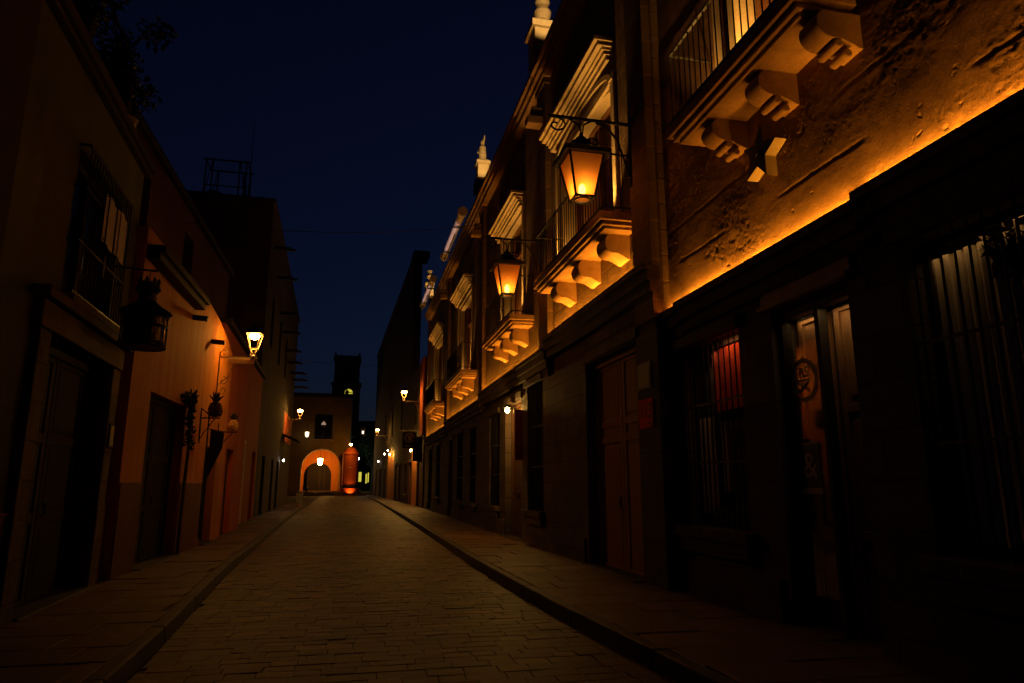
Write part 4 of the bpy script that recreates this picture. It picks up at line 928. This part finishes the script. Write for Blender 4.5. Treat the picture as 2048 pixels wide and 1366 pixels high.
m = MB(S); m.box(.25, 11.2, -2.5, .15, 6.11, 6.25); m.build('eave', M['black_wood'], H3, bevel=.01)
for k, (a, b, c, d) in enumerate(ops3): low_door(H3, a, b, d, M['dark_wood'], S=-1, lint=False, v=-.2)
m = MB(S); m.box(5.05, 5.19, .001, .06, .14, 3.0); m.box(6.51, 6.65, .001, .06, .14, 3.0); m.box(5.05, 6.65, .001, .06, 3.0, 3.14); m.build('door_trim', M['white_paint'], H3, bevel=.006)
for k, (u, z) in enumerate(((12.0, 12.4), (14.5, 11.7), (17.5, 10.6), (20.0, 10.1), (22.5, 9.5), (25, 9.2), (28, 9.0), (30.5, 8.9), (33, 8.7))):
    m = MB(S); m.box(u - .09, u + .09, -.1, .75 if k < 6 else .9, z - .08, z + .08); m.box(u - .06, u + .06, .75 if k < 6 else .9, .95 if k < 6 else 1.1, z - .1, z + .02); m.build('drain_spout', M['black_wood'], H3, bevel=.01)
aw = on(L3, 26.8, 0, 4.35, 'shop_awning', 'small dark sloping awning below the second left street lamp', 'awning')
m = MB(S); m.extr_u([(.0, .35), (.0, .3), (.95, -.12), (1.0, -.1), (.97, -.05)], -2.0, .9); m.build('awning_roof', M['black_wood'], aw)
m = MB(S)
for u in (-1.9, .8): m.tube([(u, .0, -.3), (u, .9, -.1)], .015, 6)
m.build('awning_strut', M['iron'], aw)
# roof-top iron tank stand and mast
ts = thing('tank_stand', 'skeleton iron tank stand on the flat roof of the dark left house', 'tank stand', (-6.7, 31.0, 14.1), 0)
m = MB()
for x in (-.9, -.6, .6, .9):
    for y in (0, 1.2): m.tube([(x, y, 0), (x * .95, y, 2.0)], .035, 6)
for y in (0, 1.2):
    m.tube([(-1., y, 2.0), (1., y, 2.0)], .04, 6); m.tube([(-.9, y, .75), (.9, y, .75)], .03, 6); m.tube([(-.9, y, 0), (-.6, y, 2.0)], .02, 6); m.tube([(.9, y, 0), (.6, y, 2.0)], .02, 6)
for x in (-.9, .9): m.tube([(x, 0, 2.0), (x, 1.2, 2.0)], .035, 6)
m.build('stand_frame', M['iron'], ts)
m = MB(); m.lathe([(.3, .05), (.42, .1), (.44, .4), (.35, .62), (.1, .7)], (-.55, .6, 0), 14); m.build('tank', M['black_paint'], ts, smooth=True)
ms = thing('radio_mast', 'thin radio mast rising above the dark left roof beside the tank stand', 'mast', (-5.75, 31.5, 14.1), 0)
m = MB(); m.tube([(0, 0, 0), (0, 0, 4.3)], [.03, .012], 6); m.box(-.12, .12, -.12, .12, .0, .06); m.build('mast_pole', M['iron'], ms)

# ================================================================== END OF THE STREET
S = 1
P1 = thing('arcade_building', 'ochre arcade building with lit round arch closing the street', 'arcade', (-5.7, 100, .62), 0)
def arch_wall(mb, x0, x1, z1, ac, aw_, spring, y0, y1, rz=None, n=20, zb=0.):
    """wall slab with one arched opening; local x, y, z"""
    r_ = aw_ / 2; rz = rz or r_
    pts = [(ac + r_ * math.cos(PI * k / n), spring + rz * math.sin(PI * k / n)) for k in range(n + 1)]     # right to left
    mb.box(x0, ac - r_, y0, y1, zb, z1); mb.box(ac + r_, x1, y0, y1, zb, z1)
    for p, q in zip(pts, pts[1:]): mb.extr_v([p, q, (q[0], z1), (p[0], z1)], y0, y1)
    return pts
m = MB(); arch_wall(m, -4.6, 3.7, 13.3, -.05, 5.4, 3.0, 0, .8, 2.75); m.build('front_wall', M['arcade_ochre'], P1)
m = MB(); pts = [(-.05 + 2.62 * math.cos(PI * k / 20), 3.0 + 2.67 * math.sin(PI * k / 20)) for k in range(21)]; pts2 = [(-.05 + 2.76 * math.cos(PI * k / 20), 3.0 + 2.82 * math.sin(PI * k / 20)) for k in range(21)]
for k in range(20): m.extr_v([pts[k], pts[k + 1], pts2[k + 1], pts2[k]], -.06, .4)
m.box(-2.81, -2.67, -.06, .4, 0, 3.0); m.box(2.57, 2.71, -.06, .4, 0, 3.0); m.build('arch_trim', M['white_paint'], P1)
m = MB(); arch_wall(m, -4.2, 3.5, 5.9, -.85, 3.95, 2.2, 6.4, 6.9, 1.9); m.build('inner_wall', M['orange'], P1)
m = MB(); m.box(-4.2, -3.4, .8, 6.4, 0, 5.9); m.box(2.9, 3.5, .8, 6.4, 0, 5.9); m.build('passage_wall', M['orange'], P1)
m = MB(); m.box(2.895, 2.9, .85, 6.35, 0, 2.2); m.build('dado', M['red_plaster'], P1)
m = MB(); m.box(2.1, 2.75, 5.4, 6.3, 2.0, 5.5); m.box(2.1, 2.75, 5.4, 6.3, 0, 2.0); m.build('pier', M['arcade_ochre'], P1, bevel=.02)
m = MB(); m.box(-4.6, 3.7, .8, 8, 5.91, 6.3); m.build('ceiling', M['arcade_ochre'], P1)
m = MB(); m.box(-4.6, 3.7, .8, 8, 6.3, 13.2); m.build('upper_storey', M['arcade_ochre'], P1)
m = MB(); m.box(-4.7, 3.8, -.25, 8, 13.3, 13.6); m.box(-4.65, 3.75, -.12, 8, 13.05, 13.3); m.build('cornice', M['dark_plaster'], P1, bevel=.03)
m = MB(); m.box(-1.45, 1.5, -.3, -.001, 6.95, 7.12); m.build('balcony_sill', M['cut_stone'], P1, bevel=.02)
m = MB()
for a, b, c, d in ((-1.2, -1.05, 7.2, 10.6), (1.1, 1.25, 7.2, 10.6), (-1.05, 1.1, 10.45, 10.6), (-.05, .05, 7.2, 10.45), (-1.05, 1.1, 8.9, 9.0)): m.box(a, b, -.05, -.001, c, d)
wn = m.build('window', M['black_wood'], P1)
m = MB(); m.box(-1.05, 1.1, -.03, -.002, 7.2, 10.45); m.build('pane', M['dark_pane'], wn)
m = MB(); m.lathe([(.02, 9.65), (.3, 9.3), (.34, 9.15), (.02, 9.1)], (.0, -.22, 0), 12); m.build('lamp_shade', M['window_glow'], wn)
m = MB(); grille(m, -1.3, 1.35, -.26, 7.13, 8.1, 18, .015, (7.2, 8.1)); m.leaves((-.6, -.24, 7.8), .45, 150, .12, (1, .2, .6)); m.leaves((.7, -.24, 7.8), .45, 150, .12, (1, .2, .6)); m.build('balcony_rail', M['iron'], wn, fix=False)
# doors behind the inner arch
m = MB(); m.box(-2.4, 1.95, 7.4, 7.6, 0, 4.8); m.build('back_wall', M['black_wood'], P1)
m = MB(); m.box(-.75, -.45, 7.1, 7.4, 0, 4.4); m.box(-.02, .2, 7.1, 7.4, 0, 4.4); m.build('column', M['dark_plaster'], P1)
# lanterns and lights of the arcade
def far_lantern(x, y, z, s, lab, bulb, power, hang=.6):
    t = thing('arcade_lantern', lab, 'lantern', (x, y, z), 0, 'lit lanterns at the end of the street')
    m = MB(); m.tube([(0, 0, .95 * s), (0, 0, .95 * s + hang)], .02, 6); m.lathe([(.3 * s, .72 * s), (.2 * s, .85 * s), (.05 * s, .95 * s)], (0, 0, 0), 8)
    for k in range(4): a = PI / 4 + PI * k / 2; m.tube([(.28 * s * math.cos(a), .28 * s * math.sin(a), .72 * s), (.17 * s * math.cos(a), .17 * s * math.sin(a), .0)], .025 * s, 5)
    m.build('lantern_frame', M['iron'], t)
    m = MB(); m.lathe([(.12 * s, .02 * s), (.2 * s, .1 * s), (.25 * s, .5 * s), (.27 * s, .68 * s), (.1 * s, .72 * s)], (0, 0, 0), 10); m.build('glowing_glass', bulb, t, smooth=True)
    return t
M['lit_glass'] = glow('lit_lantern_glass', (1., .44, .08), 110)
M['lit_glass_pale'] = glow('pale_lit_lantern_glass', (1., .72, .42), 4)
far_lantern(-6.05, 102.5, 4.2, 1.35, 'bright lantern hanging inside the arch at the street end', M['lit_glass'], 0, .75)
far_lantern(-7.75, 98.2, 7.9, 1.0, 'square pale lantern hanging above the left shoulder of the arch', M['lit_glass_pale'], 0, .7)
lt = thing('lantern_arm', 'thin iron arm carrying the square pale lantern above the arch', 'bracket', (-7.75, 98.2, 9.5), 0); m = MB(); m.tube([(0, 0, .05), (0, 1.85, .15)], .03, 6); m.tube([(0, .8, .08), (0, 1.85, -.5)], .02, 6); m.build('arm', M['iron'], lt)

# red round buttress with conical cap
rb = thing('round_buttress', 'round orange-red buttress with a conical cap right of the arch', 'buttress', (-1.75, 98.6, .42), 0)
m = MB(); m.lathe([(1.08, 1.0), (1.08, 5.1), (1.1, 5.12), (1.1, 5.2)], (0, 0, 0), 32); m.build('shaft', M['red_plaster'], rb, smooth=True)
m = MB(); m.lathe([(1.2, 5.2), (1.2, 5.28), (.55, 6.1), (.5, 6.15), (.1, 6.2)], (0, 0, 0), 32); m.build('cap', M['red_plaster'], rb, smooth=True)
m = MB(); m.lathe([(1.18, .62), (1.18, 1.0), (1.1, 1.0)], (0, 0, 0), 32); m.build('dark_band', M['black_wood'], rb)
m = MB(); m.lathe([(1.35, 0), (1.35, .62), (1.2, .62)], (0, 0, 0), 32); m.build('base', M['red_plaster'], rb)
m = MB(); m.box(-.25, .2, -1.12, -1.06, 3.35, 3.45); m.build('nameplate', M['white_decal'], rb)
uplight(rb, .1, -1.9, -.36, 200, S=1, aim=(0, .7, 1.), spot=R(95), col=(1., .33, .06))
cl = thing('cap_lamp', 'small bright lamp above the conical cap of the red buttress', 'lamp', (-1.75, 95.9, 6.85), 0)
m = MB(); m.tube([(0, 0, .2), (0, .6, .3), (0, 4., .35)], .025, 6); m.lathe([(.22, .12), (.2, .18), (.05, .25)], (0, 0, 0), 10); m.build('bracket', M['iron'], cl)
m = MB(); m.lathe([(.03, .12), (.17, .05), (.18, -.04), (.04, -.15)], (0, 0, 0), 12); m.build('bulb', M['bulb_far'], cl, smooth=True)
rl = thing('corner_lantern', 'ornate pale lit lantern on a long arm right of the red buttress', 'lantern', (-.25, 98.6, 8.3), 0)
m = MB(); m.tube([(-1.9, .9, -.5), (-1., .4, -.05), (.5, 0, .05)], .035, 6); m.build('arm', M['iron'], rl)
m = MB()
for k in range(4): a = PI / 4 + PI * k / 2; m.tube([(.18 * math.cos(a), .18 * math.sin(a), .1), (.36 * math.cos(a), .36 * math.sin(a), .75), (.15 * math.cos(a), .15 * math.sin(a), 1.0)], .04, 5)
m.build('lantern_frame', M['white_paint'], rl)
m = MB(); m.lathe([(.03, .2), (.12, .3), (.12, .5), (.03, .6)], (0, 0, 0), 10); m.build('bulb', M['lit_glass_pale'], rl, smooth=True)
# bollard at the plaza edge
bo = thing('street_bollard', 'short dark bollard at the kerb in front of the arch', 'bollard', (-7.3, 98.0, .42), 0)
m = MB(); m.lathe([(.16, 0), (.16, .1), (.12, .14), (.11, .6), (.14, .64), (.13, .74), (.04, .8)], (0, 0, 0), 12); m.build('post', M['iron'], bo, smooth=True)
# electric cabinet at left kerb end
bx = thing('utility_box', 'pale utility box on the left pavement where the kerb ends', 'utility box', (-4.75, 56.5, .134), 0)
m = MB(); m.box(-.25, .25, -.2, .2, 0, .75); m.box(-.28, .28, -.23, .23, .75, .8); m.build('cabinet', M['plaque'], bx, bevel=.015)
m = MB(); m.box(-.21, .21, -.215, -.201, .06, .7); m.build('cabinet_door', M['plaque'], bx, bevel=.005)

# clock tower
T = thing('clock_tower', 'dark church tower with a lit yellow clock behind the arcade', 'tower', (-4.1, 142, 0), 0)
m = MB(); m.box(-2.75, 2.75, 0, 5.5, 0, 21.5); m.build('shaft', M['tower'], T)
m = MB(); m.box(-3.0, 3.0, -.25, 5.75, 21.5, 21.9); m.build('cornice', M['tower'], T, bevel=.05)
m = MB(); arch_wall(m, -2.5, 2.5, 26.6, 0, 1.7, 25.0, 0.0, .6, zb=21.91); m.box(-2.5, -1.9, .6, 5.2, 21.91, 26.6); m.box(1.9, 2.5, .6, 5.2, 21.91, 26.6); m.box(-1.9, 1.9, 4.6, 5.2, 21.91, 26.6); m.build('belfry', M['tower'], T)
m = MB(); m.box(-2.75, 2.75, -.2, 5.45, 26.61, 27.0); m.box(-2.4, 2.4, .1, 5.1, 27.0, 27.5)
for x in (-2.4, 2.4): m.lathe([(.25, 27), (.3, 27.4), (.15, 27.9), (.02, 28.3)], (x, .2, 0), 8)
m.build('belfry_cornice', M['tower'], T, bevel=.05)
ckl = MB(); ckl.lathe([(.02, 0), (.78, 0), (.78, .08), (.02, .08)], (0, 0, 0), 32)
ck = ckl.build('clock_face', M['clock_lit'], T); ck.location = (.55, -.02, 19.75); ck.rotation_euler = (PI / 2, 0, 0)
m = MB(); m.box(-.04, .04, -.14, -.105, -.1, .55); m.box(-.05, .45, -.16, -.145, -.04, .04); m.lathe([(.82, -.03), (.9, -.03), (.9, .03), (.82, .03)], (0, 0, 0), 28); hn = m.build('clock_hand', M['iron'], ck); hn.rotation_euler = (-PI / 2, 0, 0); hn.location = (0, .0, .0)
m = MB(); m.lathe([(.12, 21.55), (.2, 21.7), (.02, 21.85)], (.1, -.4, 0), 8); m.build('ledge_stone', M['plaque'], T)
# roof-line finial that covers part of the clock
rf = thing('roof_ornament', 'dark carved ornament on the arcade roof standing in front of the clock', 'ornament', (-2.75, 100.2, 13.6), 0)
m = MB(); m.box(-.22, .22, -.2, .2, 0, .3); m.lathe([(.16, .3), (.12, .5), (.24, .75), (.26, .95), (.14, 1.15), (.05, 1.3)], (0, 0, 0), 12); m.build('urn', M['dark_plaster'], rf, smooth=True)

# plaza to the right of the buttress: dark block, trees, lamps
PB = thing('plaza_building', 'black building behind the plaza trees right of the red buttress', 'building', (4.5, 128, .4), 0)
m = MB(); m.box(-6.5, 9, 0, 8, 0, 12.5); m.build('facade_wall', M['dark_plaster'], PB)
for x, z, w_ in ((-5.0, 1.3, .5), (-3.9, 1.0, .22), (-3.55, 1.2, .2)):
    m = MB(); m.box(x - w_, x + w_, -.1, -.001, z, z + 2.4); f = m.build('window_frame', M['black_wood'], PB)
    m = MB(); m.box(x - w_ * .5, x + w_ * .5, -.12, -.101, z + .3, z + 2.0); m.build('lit_pane', M['yellow_glow'], f)
def tree(x, y, lab, h, rad):
    t = thing('plaza_tree', lab, 'tree', (x, y, .42), 0, 'trees on the dark plaza')
    m = MB(); m.tube([(0, 0, 0), (.1, .05, h * .3), (-.05, .1, h * .6)], [.22, .17, .1], 8)
    for k in range(5):
        a = 2 * PI * k / 5; m.tube([(0, .05, h * .4), (rad * .5 * math.cos(a), rad * .5 * math.sin(a), h * .65)], [.08, .03], 6)
    m.build('trunk', M['bark'], t)
    m = MB()
    for k in range(16):
        a = random.uniform(0, 2 * PI); r_ = rad * random.uniform(.1, .85)
        m.leaves((r_ * math.cos(a), r_ * math.sin(a), h * random.uniform(.5, 1.)), rad * .4, 120, .16)
    m.build('crown', M['leaf'], t, fix=False)
tree(1.3, 108, 'dark leafy plaza tree just right of the red buttress', 8.5, 2.4)
tree(4.2, 114, 'dark plaza tree farther right, half hidden by the right house', 9, 2.8)
def plaza_lamp(x, y, h, lab, bulb):
    t = thing('plaza_lamp_post', lab, 'lamp post', (x, y, .42), 0, 'lamp posts on the plaza')
    m = MB(); m.lathe([(.14, 0), (.14, .2), (.07, .4), (.055, h - .2), (.12, h - .1), (.1, h)], (0, 0, 0), 12); m.build('post', M['iron'], t, smooth=True)
    m = MB(); m.lathe([(.05, h), (.2, h + .12), (.22, h + .28), (.12, h + .42), (.02, h + .46)], (0, 0, 0), 12); m.build('lamp_globe', bulb, t, smooth=True)
plaza_lamp(-.85, 104, 4.6, 'plaza lamp post with a greenish white globe beside the red buttress', M['white_bulb'])
# overhead cable
cb = MB(); cb.tube([(3.3, 43, 9.4), (0, 43.5, 8.9), (-3.2, 44, 9.1), (-5.0, 44.3, 9.3)], .012, 5)
tag(cb.build('overhead_cable', M['iron']), 'thin dark cable slung across the street between the far houses', 'cable')

def cable(pts, lab):
    P_ = []
    for a, b in zip(pts, pts[1:]):
        for k in range(8):
            t = k / 8; P_.append((a[0] + (b[0] - a[0]) * t, a[1] + (b[1] - a[1]) * t, a[2] + (b[2] - a[2]) * t - .5 * 4 * t * (1 - t) * .6))
    P_.append(pts[-1]); c = MB(); c.tube(P_, .011, 5); tag(c.build('overhead_cable', M['iron']), lab, 'cable')
cable([tuple(LB.world(13.5, .0, 11.0)), tuple(L2.world(6.0, -1.0, 8.2))], 'thin black cable sagging across the street above the nearest left lamp')
# ================================================================== CAMERA, SKY, RENDER
f_px, W_ = 1365., 2048.
pitch = math.atan((968 - 683) / f_px); yaw = math.atan((1024 - 725) * math.cos(pitch) / f_px)
cam = bpy.data.cameras.new('camera'); cam.sensor_width = 36; cam.lens = 36 * f_px / W_; cam.clip_end = 2000; cam.clip_start = .05
co = bpy.data.objects.new('camera', cam); COL.objects.link(co)
co.location = (0, 0, 1.6); co.rotation_euler = (PI / 2 + pitch, 0, -yaw)
sc.camera = co
world = bpy.data.worlds.new('World'); sc.world = world; world.use_nodes = True
nt = world.node_tree; nt.nodes.clear()
sky = nt.nodes.new('ShaderNodeTexSky'); sky.sky_type = 'NISHITA'; sky.sun_disc = False
SUN_E, SUN_R = R(-2.6), R(35)
sky.sun_elevation = SUN_E; sky.sun_rotation = SUN_R; sky.ozone_density = 3.9; sky.altitude = 0
bg = nt.nodes.new('ShaderNodeBackground'); bg.inputs[1].default_value = .085
wo = nt.nodes.new('ShaderNodeOutputWorld')
nt.links.new(sky.outputs[0], bg.inputs[0]); nt.links.new(bg.outputs[0], wo.inputs[0])
vs = sc.view_settings; vs.view_transform = 'Standard'; vs.look = 'None'; vs.exposure = 0; vs.gamma = 1; vs.use_curve_mapping = False
sc.render.engine = 'CYCLES'
cy = sc.cycles
cy.use_denoising = True; cy.max_bounces = 6; cy.diffuse_bounces = 4; cy.glossy_bounces = 3; cy.transparent_max_bounces = 8
cy.sample_clamp_indirect = 3.0; cy.sample_clamp_direct = 0; cy.caustics_reflective = False; cy.caustics_refractive = False
try: cy.denoiser = 'OPENIMAGEDENOISE'
except Exception: pass
